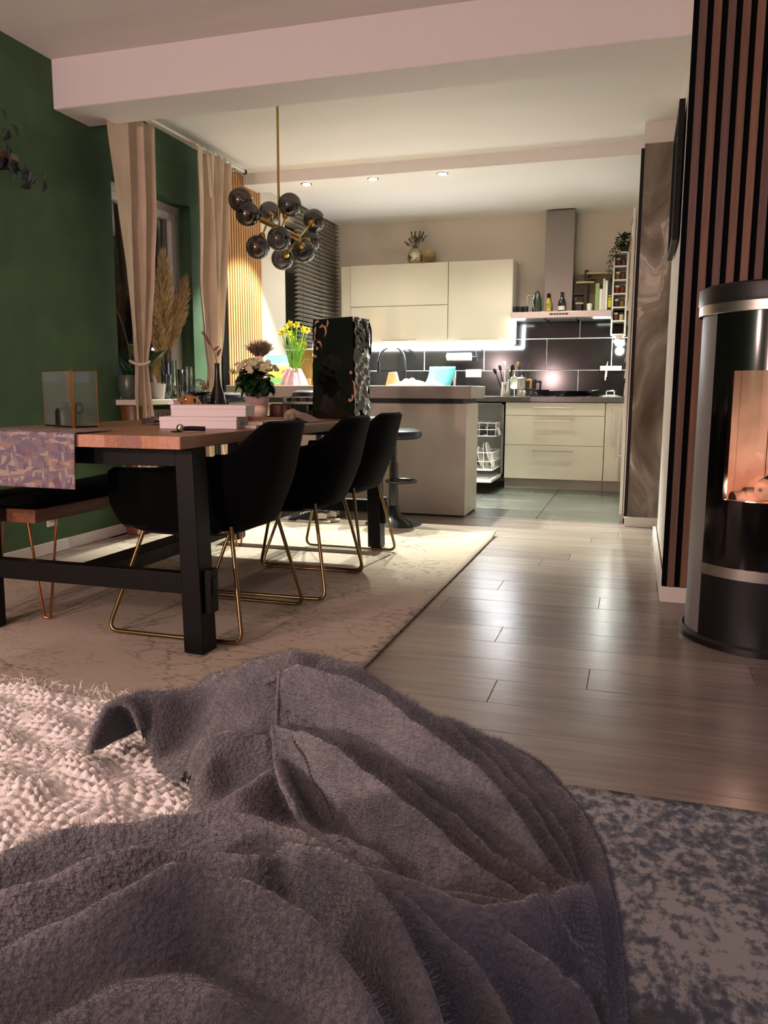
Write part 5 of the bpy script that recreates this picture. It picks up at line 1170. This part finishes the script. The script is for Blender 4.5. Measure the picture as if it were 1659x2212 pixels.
# ---------------------------------------------------------------- shoes by the island
def shoe(label, px, py, L_, ang, y):
    p = U(px, py, 1, y); t = thing('sneaker', label, 'shoe', (p.x, y, 0), group='sneakers by the island')
    ca, sa = math.cos(ang), math.sin(ang); ms = mat('shoe_sole', 'D9D2B8', .7); mu = mat('shoe_navy', '141A33', .8, bump=.1, bs=150); mg = mat('shoe_grey', 'A9A495', .8)
    def W_(a, b_, c_): return (p.x+ca*a-sa*b_, y+sa*a+ca*b_, c_)
    def hw_(s_): return .036+.012*math.sin(PI*(s_*.9+.1))+.006*(s_ > .55)*math.sin(PI*(s_-.55)/.45) if s_ < 1 else .03
    def sole(u, v):
        th = 2*PI*u; c_, s_ = math.cos(th), math.sin(th); a = -L_*.5*math.copysign(abs(c_)**.8, c_); k = .5+a/L_
        r = .041+.010*math.sin(PI*min(1, max(0, k)))
        z = (0, .004, .020+.010*(1-k), .024+.012*(1-k))[int(round(v*3))]; g_ = (0, 1.0, 1.04, .98)[int(round(v*3))]
        return W_(-a*g_ if g_ else 0, r*s_*g_, z)
    b = B().grid(sole, 40, 4, True); b.build('sole', ms, t)
    prof = [(-.46, .030, .034, .095), (-.34, .036, .034, .105), (-.18, .040, .030, .098), (-.05, .042, .026, .092), (.10, .044, .024, .075), (.25, .046, .022, .058), (.38, .042, .022, .046), (.47, .024, .022, .034)]
    def up(u, v):
        q = v*(len(prof)-1); i = min(len(prof)-2, int(q)); f_ = q-i; s_, w_, z0, z1 = [prof[i][k]*(1-f_)+prof[i+1][k]*f_ for k in range(4)]
        th = PI*u; return W_(s_*L_, w_*math.copysign(abs(math.cos(th))**.7, math.cos(th)), z0+(z1-z0)*math.sin(th)**.8)
    up_ = B().grid(up, 22, 40).build('upper', mu, t, ang=60)
    B().grid(lambda u, v: tuple(Vector(up(u, .30+.24*v))+Vector((0, 0, .003))), 22, 5)
    b = B(); b.grid(lambda u, v: tuple(Vector(up(.02+.18*u, .0+.22*v))+Vector((0, -.0025, .001))), 5, 8); b.grid(lambda u, v: tuple(Vector(up(.80+.18*u, .0+.22*v))+Vector((0, -.0025, .001))), 5, 8); b.build('heel_patch', ms, t)
    for k in range(5):
        v0 = .36+.07*k; B().tube([tuple(Vector(up(.30+.4*j/6, v0))+Vector((0, 0, .003))) for j in range(7)], .0028, 5).build('lace', ms, t)
    b = B(); nn = [(.34, .34), (.355, .62)], [(.355, .62), (.46, .34)], [(.46, .34), (.475, .62)]
    for (a0, h0_), (a1, h1_) in nn:
        b.tube([tuple(Vector(up(1-.36*(h0_+(h1_-h0_)*j/4), a0+(a1-a0)*j/4))+Vector((0, -.002, .0))) for j in range(5)], .0035, 5)
    b.build('side_emblem', mg, t)
shoe('navy sneaker with cream sole and grey N, lying nearer the table', 667, 1130, .30, PI+.10, 5.095)
shoe('second navy sneaker close behind the first one', 690, 1126, .30, PI+.03, 5.215)
# ---------------------------------------------------------------- stove
SX, SY, SR = .492, 3.21, .285
st = thing('wood_stove', 'black round wood stove with steel bands and glowing glass door', 'stove', (SX, SY, 0))
stg = mat('stove_grey', '7E7C7A', .45, metal=.2); stb = mat('stove_black', '0A090A', .35); stbg = mat('stove_gloss', '070607', .12, coat=.4)
def arc(r, a0, a1, z0, z1, th=.012, n=40, name='panel', m=stb, zrows=1):
    b = B()
    def f(rr): return [[(SX+rr*math.cos(a0+(a1-a0)*i/n), SY+rr*math.sin(a0+(a1-a0)*i/n), z0+(z1-z0)*j) for i in range(n+1)] for j in (0, 1)]
    o_, i_ = f(r), f(r-th); vs = o_[0]+o_[1]+i_[0]+i_[1]; k = n+1; fs = []
    for i in range(n): fs += [(i, i+1, k+i+1, k+i), (2*k+i+1, 2*k+i, 3*k+i, 3*k+i+1), (k+i, k+i+1, 3*k+i+1, 3*k+i), (i+1, i, 2*k+i, 2*k+i+1)]
    fs += [(0, k, 3*k, 2*k), (k-1, 3*k-1, 4*k-1, 2*k-1)]
    b.add(vs, fs); return b.build(name, m, st)
A0, A1 = math.radians(213), math.radians(344)     # front arc (towards the camera)
B().lathe([(SR*1.03, 0), (SR*1.03, .02), (SR, .03)], (SX, SY, 0.002), 64).build('base_plate', stb, st)
arc(SR-.01, A1-2*PI+.0, A0, .03, 1.19, .02, 60, 'side_casing', stg)
B().lathe([(SR+.006, 1.205), (SR+.008, 1.215), (SR+.006, 1.262), (SR-.01, 1.27), (.001, 1.272)], (SX, SY, 0), 64, cap=False).build('top_plate', mat('stove_top', '1A191A', .4), st)
B().lathe([(SR+.002, 1.17), (SR+.004, 1.172), (SR+.004, 1.205), (SR-.02, 1.206)], (SX, SY, 0), 64, cap=False).build('steel_band', steel, st)
bd = arc(SR+.004, A0, A1, .262, .30, .02, 48, 'steel_band', steel)
arc(SR, A0, A1, .03, .262, .02, 48, 'drawer_front', stb)
# door with window: pillars, head and sill round the opening
W0, W1_, Zb, Zt = math.radians(228), math.radians(312), .535, .975
dr = arc(SR, A0, W0, .30, 1.17, .02, 20, 'door', stbg)
for a0, a1, z0, z1 in ((W1_, A1, .30, 1.17), (W0, W1_, .30, Zb), (W0, W1_, Zt, 1.17)):
    o_ = arc(SR, a0, a1, z0, z1, .02, 24, 'door_frame', stbg); o_.parent = dr
o_ = arc(SR-.006, W0, W1_, Zb, Zt, .004, 24, 'window_glass', glass('stove_glass', 'F4E4DA', .8, .08)); o_.parent = dr
B().tube([(SX+(SR+.03)*math.cos(A1-.12), SY+(SR+.03)*math.sin(A1-.12), z) for z in (.5, .7, .9)], .01).build('door_handle', steel, dr)
fb = mat('firebrick', 'D6CCC4', .9, col2='BEB0A6', ns=9)
for k in range(4):
    a0 = math.radians(25+33*k); arc(SR-.06, a0, a0+math.radians(32), Zb-.06, Zt+.06, .02, 8, 'firebrick', fb)
B().lathe([(SR-.03, Zb-.07), (SR-.03, Zb-.05), (.001, Zb-.05)], (SX, SY, 0), 40, cap=False).build('fire_grate', mat('ash', '5A4A40', .95), st)
bk = wood('charred_log', '1A120C', '3A241A', .95)
for k, (dx_, dy, dz, an) in enumerate(((-.02, -.05, .0, .3), (.03, .02, .0, -.5), (0, -.02, .055, 1.2))):
    c_ = Vector((SX+dx_, SY+dy, Zb-.012+dz)); d = Vector((math.cos(an), math.sin(an), .08))*.13
    tag(B().cyl(c_-d, c_+d, .038, n=12).build('firewood_log', bk), ('charred log at the front of the stove fire', 'charred log at the back of the stove fire', 'charred log lying across the other two in the stove')[k], 'firewood', 'logs in the stove')
B().lathe([(.16, Zb-.05), (.15, Zb-.03), (.08, Zb-.012), (.001, Zb-.008)], (SX, SY, 0), 24, cap=False).build('ember_bed', mat('embers', '2A1008', .9, col2='120806', ns=30, emit='FF6A28', es=1.6), st)
lamp('fire_glow', 'POINT', (SX-.06, SY-.13, Zb+.03), 8, (1, .72, .58), .05)
# black framed picture on the white return wall
t = thing('picture_frame', 'thin black frame hung on the white side wall, seen edge-on', 'picture frame', (XR, 4.6, 1.65))
zf0, zf1 = 1.63, 2.27; y0f, y1f = 4.27, 4.93
b = B(); xf = XR+.012
b.box(xf-.028, y0f, zf0, xf, y0f+.03, zf1); b.box(xf-.028, y1f-.03, zf0, xf, y1f, zf1); b.box(xf-.028, y0f+.03, zf0, xf, y1f-.03, zf0+.03); b.box(xf-.028, y0f+.03, zf1-.03, xf, y1f-.03, zf1)
b.build('frame', black, t, bev=.003)
B().box(xf-.018, y0f+.03, zf0+.03, xf-.006, y1f-.03, zf1-.03).build('print', mat('picture_dark', '15151A', .12), t, flat=True)
# ================================================================ foreground
gm2 = bpy.data.materials.new('distressed_rug'); gm2.use_nodes = True
N, L = gm2.node_tree.nodes, gm2.node_tree.links; bb = N['Principled BSDF']; bb.inputs['Roughness'].default_value = .95; bb.inputs['Specular IOR Level'].default_value = .1
tc = N.new('ShaderNodeTexCoord')
def nz_(s, d, st=None):
    mp = N.new('ShaderNodeMapping'); L.new(tc.outputs['Object'], mp.inputs[0])
    if st: mp.inputs['Scale'].default_value = st
    n = N.new('ShaderNodeTexNoise'); n.inputs['Scale'].default_value = s; n.inputs['Detail'].default_value = d; n.inputs['Roughness'].default_value = .65; L.new(mp.outputs[0], n.inputs['Vector']); return n
def rp_(src, stops):
    r = N.new('ShaderNodeValToRGB'); e = r.color_ramp.elements; e[0].position, e[0].color = stops[0][0], lin(stops[0][1])+(1,); e[1].position, e[1].color = stops[-1][0], lin(stops[-1][1])+(1,)
    for p, c_ in stops[1:-1]: q = e.new(p); q.color = lin(c_)+(1,)
    L.new(src, r.inputs[0]); return r.outputs[0]
bign = nz_(3.2, 3); fine = nz_(38, 7, (1.4, 1, 1)); pat = nz_(24, 3)
mxa = N.new('ShaderNodeMath'); mxa.operation = 'MULTIPLY_ADD'; mxa.inputs[1].default_value = .55; L.new(bign.outputs[0], mxa.inputs[0]); L.new(fine.outputs[0], mxa.inputs[2])
mxb = N.new('ShaderNodeMath'); mxb.operation = 'MULTIPLY_ADD'; mxb.inputs[1].default_value = .45; L.new(pat.outputs[0], mxb.inputs[0]); L.new(mxa.outputs[0], mxb.inputs[2])
L.new(rp_(mxb.outputs[0], [(.80, '5A606A'), (.92, '7A7F85'), (.97, '9DA09F'), (1.0, 'A8A8A6')]), bb.inputs['Base Color'])
for nd in [n for n in N if n.type == 'VALTORGB']:
    for e_, p in zip(nd.color_ramp.elements, (.82, .92, .99, 1.0)): e_.position = p
sc1 = N.new('ShaderNodeMath'); sc1.operation = 'MULTIPLY'; sc1.inputs[1].default_value = .93; L.new(mxb.outputs[0], sc1.inputs[0]); L.new(sc1.outputs[0], [n for n in N if n.type == 'VALTORGB'][0].inputs[0])
tag(B().grid(lambda u, v: (-.11+1.96*u, -.25+2.03*v, .010+.0006*math.sin(u*40)*math.sin(v*33)), 60, 60).build('grey_rug', gm2, solid=.008), 'mottled grey distressed rug on the floor beside the sofa', 'rug')
# sofa under the throw and blanket
sofa = thing('sofa', 'cream sofa seat under the woven throw and the grey blanket', 'sofa', (-.9, -.1, 0))
sfm = mat('sofa_fabric', 'B5A596', .9, bump=.2, bs=150)
B().box(-1.9, -1.1, .06, -.125, .955, .30).build('base', sfm, sofa, bev=.03, seg=3)
B().box(-1.9, -.62, .30, -.12, .965, .435).build('seat_cushion', sfm, sofa, bev=.04, seg=4)
B().box(-1.04, -.86, .30, .75, -.62, .97).build('backrest', sfm, sofa, bev=.06, seg=4)  # unseen backrest, added and sized to keep lamp light off the near blanket
B().box(-.12, -1.1, .06, .75, -.30, .42).build('side_seat', sfm, sofa, bev=.03, seg=3)
for x in (-1.8, -.22):
    for y in (-1.0, .88): B().cyl((x, y, .001), (x, y, .06), .02, n=12).build('leg', black, sofa)
# cream woven throw
def throw(u, v):
    x = -1.75+1.40*u; y = .28+(.985-.28)*v
    e_ = .9935
    z = .452+.010*math.sin(5*x+2)*math.sin(7*y)
    cx, ry = (x+.006*math.sin(y*61+1)+.004*math.sin(x*47+y*90))/.0150, (y+.005*math.sin(x*53)+.003*math.sin(x*121+y*33))/.0115
    row = math.floor(ry); ph = .5*(row % 2)+.25*math.sin(row*1.7)
    fx, fy = (cx+ph) % 1-.5, ry-row-.5
    k = max(0, 1-(fx*fx*3.2+fy*fy*3.4)); z += .0075*k**.6*(1+.55*math.sin(math.floor(cx+ph)*12.9+row*7.3))
    z += .004*math.sin(61*x+17*y)*math.sin(43*y-12*x)
    if v > .965: k = (v-.965)/.035; z -= .05*k*k
    return (x+.003*math.sin(row*3.1), y+.004*math.sin(x*37), z)
thw = B().grid(throw, 580, 350).build('woven_throw', mat('cream_wool', 'D6D4D0', .95, spec=.1, sheen=.2, col2='C8C2BA', ns=60, bump=.3, bs=340), ang=180)
tag(thw, 'chunky cream woven wool throw spread over the sofa seat', 'throw')
b = B()
for k in range(700):
    x = -1.5+1.05*R.random(); y = .972+R.uniform(-.02, .01); z = .455; d = Vector((R.gauss(0, .5), R.gauss(.2, .4), R.uniform(.2, 1))).normalized()*R.uniform(.008, .022)
    p = Vector((x, y, z)); b.strand([p, p+d*.6, p+d+Vector((R.gauss(0, .004), 0, -.003))], .0016, .0004)
f_ = b.build('wool_fuzz', MATS['cream_wool'], thw, world=True); f_['kind'] = 'stuff'
# ---------------------------------------------------------------- blanket: folds drawn as crests over the seat
NX, NY = 330, 350
bx0, bx1, by0, by1 = -.80, .16, .10, 1.08
gx_, gy_ = np.meshgrid(np.linspace(bx0, bx1, NX), np.linspace(by0, by1, NY))
def W(px, py, z): p = U(px, py, 2, z); return (p.x, p.y, z)
def polyd(pts):
    """distance to the crest line, its height and side at the nearest spot"""
    P = smooth_path(pts, 6); D = np.full(gx_.shape, 9.); Z = np.zeros(gx_.shape); S = np.zeros(gx_.shape)
    for a, b_ in zip(P, P[1:]):
        dx, dy = b_.x-a.x, b_.y-a.y; l2 = dx*dx+dy*dy+1e-12
        t = np.clip(((gx_-a.x)*dx+(gy_-a.y)*dy)/l2, 0, 1); qx, qy = a.x+dx*t, a.y+dy*t; d = np.hypot(gx_-qx, gy_-qy)
        m = d < D; D = np.where(m, d, D); Z = np.where(m, a.z+(b_.z-a.z)*t, Z); S = np.where(m, np.sign(dx*(gy_-a.y)-dy*(gx_-a.x)), S)
    return D, Z, S
SEAT = .462
def sstep(x): x = np.clip(x, 0, 1); return x*x*(3-2*x)
ex = gx_-(-.085+.012*np.sin(gy_*9)); ey = gy_-(.918+.010*np.sin(gx_*21))
over = np.maximum(ex, ey); rr = np.where((ex > -.08) & (ey > -.08), np.hypot(np.maximum(ex+.08, 0), np.maximum(ey+.08, 0))-.08, over)
low = SEAT+.010-.44*sstep(rr/.17)
low = low+.052*sstep((.53+.10*gx_-gy_)/.13)*sstep((gx_+.86)/.25)*sstep((-.0-gx_)/.16+.35)*(rr < .03)
def crest(H, base, pts, wl, wr, p=1.0, raw=False):
    D, Z, S = polyd(pts if raw else [W(*q) for q in pts]); w_ = np.where(S > 0, wl, wr)
    z = base+(Z-base)*np.exp(-np.abs(D/w_)**(2*p)); z = np.where(Z > base, z, base)
    k = 110.0; return np.maximum(H, z)+np.log(1+np.exp(-k*np.abs(H-z)))/k*sstep(np.minimum(H, z)*50-base*50)
H = low.copy()
A_, B_ = W(176, 1655, .462), W(318, 1650, .462)
# back layer along the sofa end
for c in (([(400, 1494, .512), (450, 1468, .530), (530, 1436, .566), (630, 1403, .592), (700, 1416, .585), (780, 1452, .572), (870, 1508, .553), (960, 1554, .535), (1100, 1614, .515), (1215, 1712, .502), (1275, 1800, .498), (1310, 1910, .49)], .035, .055),
          ([(960, 1562, .533), (1060, 1642, .527), (1150, 1742, .52), (1220, 1850, .512), (1275, 1990, .49)], .012, .016),
          ([(1040, 1600, .528), (1130, 1680, .524), (1215, 1790, .515), (1262, 1900, .50)], .010, .012),
          ([(585, 1655, .520), (520, 1708, .508), (455, 1748, .492)], .020, .020),
          ([(300, 1640, .488), (370, 1672, .486), (430, 1652, .503), (480, 1636, .506), (540, 1640, .498)], .010, .013),
          ([(420, 1600, .522), (500, 1580, .530), (575, 1590, .525)], .018, .020)):
    H = crest(H, low, *c)
mx_, my_ = (A_[0]+B_[0])/2, (A_[1]+B_[1])/2
H = crest(H, low, [(mx_+.0, my_-.012, .540), (mx_+.02, my_+.03, .540), (mx_+.055, my_+.07, .533), (mx_+.10, my_+.10, .530), (mx_+.17, my_+.115, .54)], .0245, .0255, 2.0, True)
# near mound
for c in (([(-80, 1885, .585), (0, 1840, .590), (150, 1788, .602), (400, 1754, .612), (520, 1760, .615), (680, 1808, .617), (800, 1870, .613), (1000, 1932, .60), (1140, 1950, .588), (1232, 1910, .566), (1268, 1900, .55)], .012, .034),
          ([(-80, 1960, .60), (0, 1925, .61), (200, 1862, .625), (430, 1824, .632), (560, 1850, .628), (640, 1880, .61)], .011, .018),
          ([(600, 1835, .620), (650, 1815, .638), (740, 1848, .642), (830, 1940, .638), (900, 2070, .624), (960, 2240, .60)], .014, .019),
          ([(-80, 2080, .62), (60, 2010, .634), (260, 1920, .650), (430, 1868, .655), (620, 1940, .650), (740, 2060, .636), (840, 2240, .61)], .015, .028),
          ([(860, 1930, .612), (960, 2020, .602), (1060, 2130, .59), (1120, 2240, .58)], .011, .015),
          ([(1010, 1960, .594), (1150, 2050, .578), (1255, 2140, .555), (1310, 2240, .53)], .010, .014),
          ([(1130, 1965, .582), (1225, 2010, .560), (1290, 2110, .53), (1320, 2230, .51)], .010, .013),
          ([(60, 2260, .60), (250, 2150, .618), (420, 2150, .618), (600, 2260, .60)], .06, .06)):
    H = crest(H, low, *c)
wob = .0022*np.sin(gx_*71+gy_*23)*np.sin(gy_*57-gx_*19)+.0015*np.sin(gx_*133)*np.sin(gy_*149+1)+.003*np.sin(gx_*29+gy_*11)*np.sin(gy_*37)
H += wob
def inside(P, x, y):
    c = np.zeros(x.shape, bool); n = len(P)
    for i in range(n):
        (xa, ya), (xb, yb) = P[i][:2], P[(i+1) % n][:2]
        hit = ((ya > y) != (yb > y)) & (x < (xb-xa)*(y-ya)/(yb-ya+1e-12)+xa); c ^= hit
    return c
def sheet(b, H, keep, P):
    # bring the outermost grid points onto the cloth's outline
    nb = keep.copy(); nb[1:-1, 1:-1] = keep[:-2, 1:-1] & keep[2:, 1:-1] & keep[1:-1, :-2] & keep[1:-1, 2:]
    gx, gy = gx_.copy(), gy_.copy(); cell = 1.6*(bx1-bx0)/NX
    for i, j in np.argwhere(keep & ~nb):
        x, y = gx[i, j], gy[i, j]; best = (cell*cell, x, y)
        for a, c in zip(P, P[1:]+P[:1]):
            dx, dy = c[0]-a[0], c[1]-a[1]; t = min(1, max(0, ((x-a[0])*dx+(y-a[1])*dy)/(dx*dx+dy*dy+1e-12))); qx, qy = a[0]+dx*t, a[1]+dy*t; d = (qx-x)**2+(qy-y)**2
            if d < best[0]: best = (d, qx, qy)
        gx[i, j], gy[i, j] = best[1:]
    vid = -np.ones(gx_.shape, int); off = len(b.v); vid[keep] = np.arange(int(keep.sum()))+off
    b.v += list(zip(gx[keep].tolist(), gy[keep].tolist(), H[keep].tolist()))
    q = vid[:-1, :-1], vid[:-1, 1:], vid[1:, 1:], vid[1:, :-1]; ok = (q[0] >= 0) & (q[1] >= 0) & (q[2] >= 0) & (q[3] >= 0)
    b.f += list(zip(q[0][ok].tolist(), q[1][ok].tolist(), q[2][ok].tolist(), q[3][ok].tolist()))
back = [(mx_+.16, 1.3, 0), (mx_+.13, my_+.19, 0), (mx_+.07, my_+.15, 0), (mx_+.01, my_+.10, 0), (mx_-.022, my_+.05, 0), A_]
front = [B_]+[W(*q) for q in ((365, 1690, .462), (412, 1730, .462), (380, 1778, .462), (150, 1818, .47), (0, 1872, .47), (-160, 1950, .47))]
De = np.full(gx_.shape, 9.)
for a, b_ in list(zip(front, front[1:])):
    dx, dy = b_[0]-a[0], b_[1]-a[1]; t = np.clip(((gx_-a[0])*dx+(gy_-a[1])*dy)/(dx*dx+dy*dy), 0, 1); De = np.minimum(De, np.hypot(gx_-a[0]-dx*t, gy_-a[1]-dy*t))
OUT = [tuple(p) for p in smooth_path(back, 5)]+[tuple(p) for p in smooth_path(front, 5)]+[(-.80, .0, 0), (.3, .0, 0), (.3, 1.3, 0)]
ins = inside(OUT, gx_, gy_)
round_ = np.sqrt(np.clip(1-(1-np.clip(De/.03, 0, 1))**2, 0, 1))
H = np.where(ins & (rr < -.01), (SEAT-.004)+(H-SEAT+.004)*round_, H)
H = np.maximum(H, .020)
b = B(); sheet(b, H, ins & (H > .021), OUT)
# upper layer: the long pale folds, its hem standing clear of the layer below
lowT = H-.012; T = lowT.copy()
for c in (([(520, 1470, .555), (575, 1472, .566), (640, 1440, .602), (760, 1470, .604), (900, 1562, .597), (1010, 1640, .585), (1100, 1735, .57), (1185, 1855, .553), (1240, 1900, .535)], .018, .032),
          ([(560, 1560, .540), (625, 1572, .562), (700, 1600, .573), (800, 1668, .577), (900, 1750, .574), (1030, 1862, .568), (1150, 1935, .558)], .011, .027),
          ([(590, 1610, .540), (602, 1690, .548), (655, 1775, .548), (720, 1805, .545), (820, 1855, .55)], .030, .040),
          ([(760, 1850, .575), (900, 1905, .580), (1030, 1935, .578), (1150, 1955, .566)], .030, .03),
          ([(840, 1640, .560), (940, 1720, .560), (1060, 1830, .556), (1190, 1905, .55)], .008, .010)):
    T = crest(T, lowT, *c)
T += wob*.8
hem = [(600, 1452, .58), (566, 1486, .556), (582, 1515, .545), (600, 1545, .54), (584, 1585, .545), (588, 1625, .535), (597, 1680, .54), (622, 1735, .54), (645, 1770, .54), (760, 1860, .54)]
hemw = [W(*q) for q in hem]
hemw = [tuple(p) for p in smooth_path(hemw, 5)]
PT = hemw+[W(*q) for q in ((740, 1905, .62), (900, 2010, .62), (1150, 2010, .60), (1290, 1930, .55), (1210, 1800, .53), (1090, 1650, .55), (900, 1530, .56), (760, 1440, .56), (650, 1412, .57))]
sheet(b, T, inside(PT, gx_, gy_), PT)
def at_(G, x, y): i, j = min(NY-1, max(0, int(round((y-by0)/(by1-by0)*(NY-1))))), min(NX-1, max(0, int(round((x-bx0)/(bx1-bx0)*(NX-1))))); return float(G[i, j])
b.tube([(p[0]+.003, p[1], at_(T, p[0]+.006, p[1])-.003) for p in hemw], .003, 8)                       # rolled hem edges
b.tube(smooth_path([(A_[0]+(B_[0]-A_[0])*k/10+.001, A_[1]+(B_[1]-A_[1])*k/10+.003, at_(H, A_[0]+(B_[0]-A_[0])*k/10, A_[1]+(B_[1]-A_[1])*k/10+.006)-.002) for k in range(1, 10)], 3), .0045, 8)
fleece = mat('grey_fleece', '6B6A6C', .95, spec=.05, sheen=.45, col2='58585B', ns=16, bump=.5, bs=260)
bl_ = b.build('fleece_blanket', fleece, ang=180)
tag(bl_, 'rumpled grey fleece blanket piled over the sofa in the foreground', 'blanket')
# stitched hem
def on_T(px, py):
    best = None
    for z in np.linspace(.46, .64, 91):
        p = U(px, py, 2, float(z)); i, j = int(round((p.y-by0)/(by1-by0)*(NY-1))), int(round((p.x-bx0)/(bx1-bx0)*(NX-1)))
        if 0 <= i < NY and 0 <= j < NX and T[i, j] >= z: best = Vector((p.x, p.y, float(T[i, j])))
    return best or U(px, py, 2, .54)
hp = smooth_path([on_T(*q) for q in ((618, 1568), (634, 1606), (658, 1648), (676, 1692), (698, 1732), (722, 1775))], 12); sb_ = B()
for k in range(0, len(hp)-1, 2): sb_.tube([hp[k]-Vector((0, 0, .0005)), (hp[k]+hp[k+1])/2+Vector((0, 0, .0015)), hp[k+1]-Vector((0, 0, .0005))], .0009, 5)
f_ = sb_.build('hem_stitches', mat('hem_thread', '4A4446', .9), bl_); f_['kind'] = 'stuff'
# short pile
ps = bl_.modifiers.new('pile', 'PARTICLE_SYSTEM').particle_system; s = ps.settings
s.type = 'HAIR'; s.count = 300000; s.hair_step = 2; s.render_step = 2; s.display_step = 2; s.use_advanced_hair = True
s.emit_from = 'FACE'; s.use_emit_random = True; s.brownian_factor = .0; s.normal_factor = .0011; s.tangent_factor = .0; s.factor_random = .0005
s.root_radius = .5; s.tip_radius = .12; s.radius_scale = .00065; s.material = 1; s.render_type = 'PATH'; s.display_percentage = 5
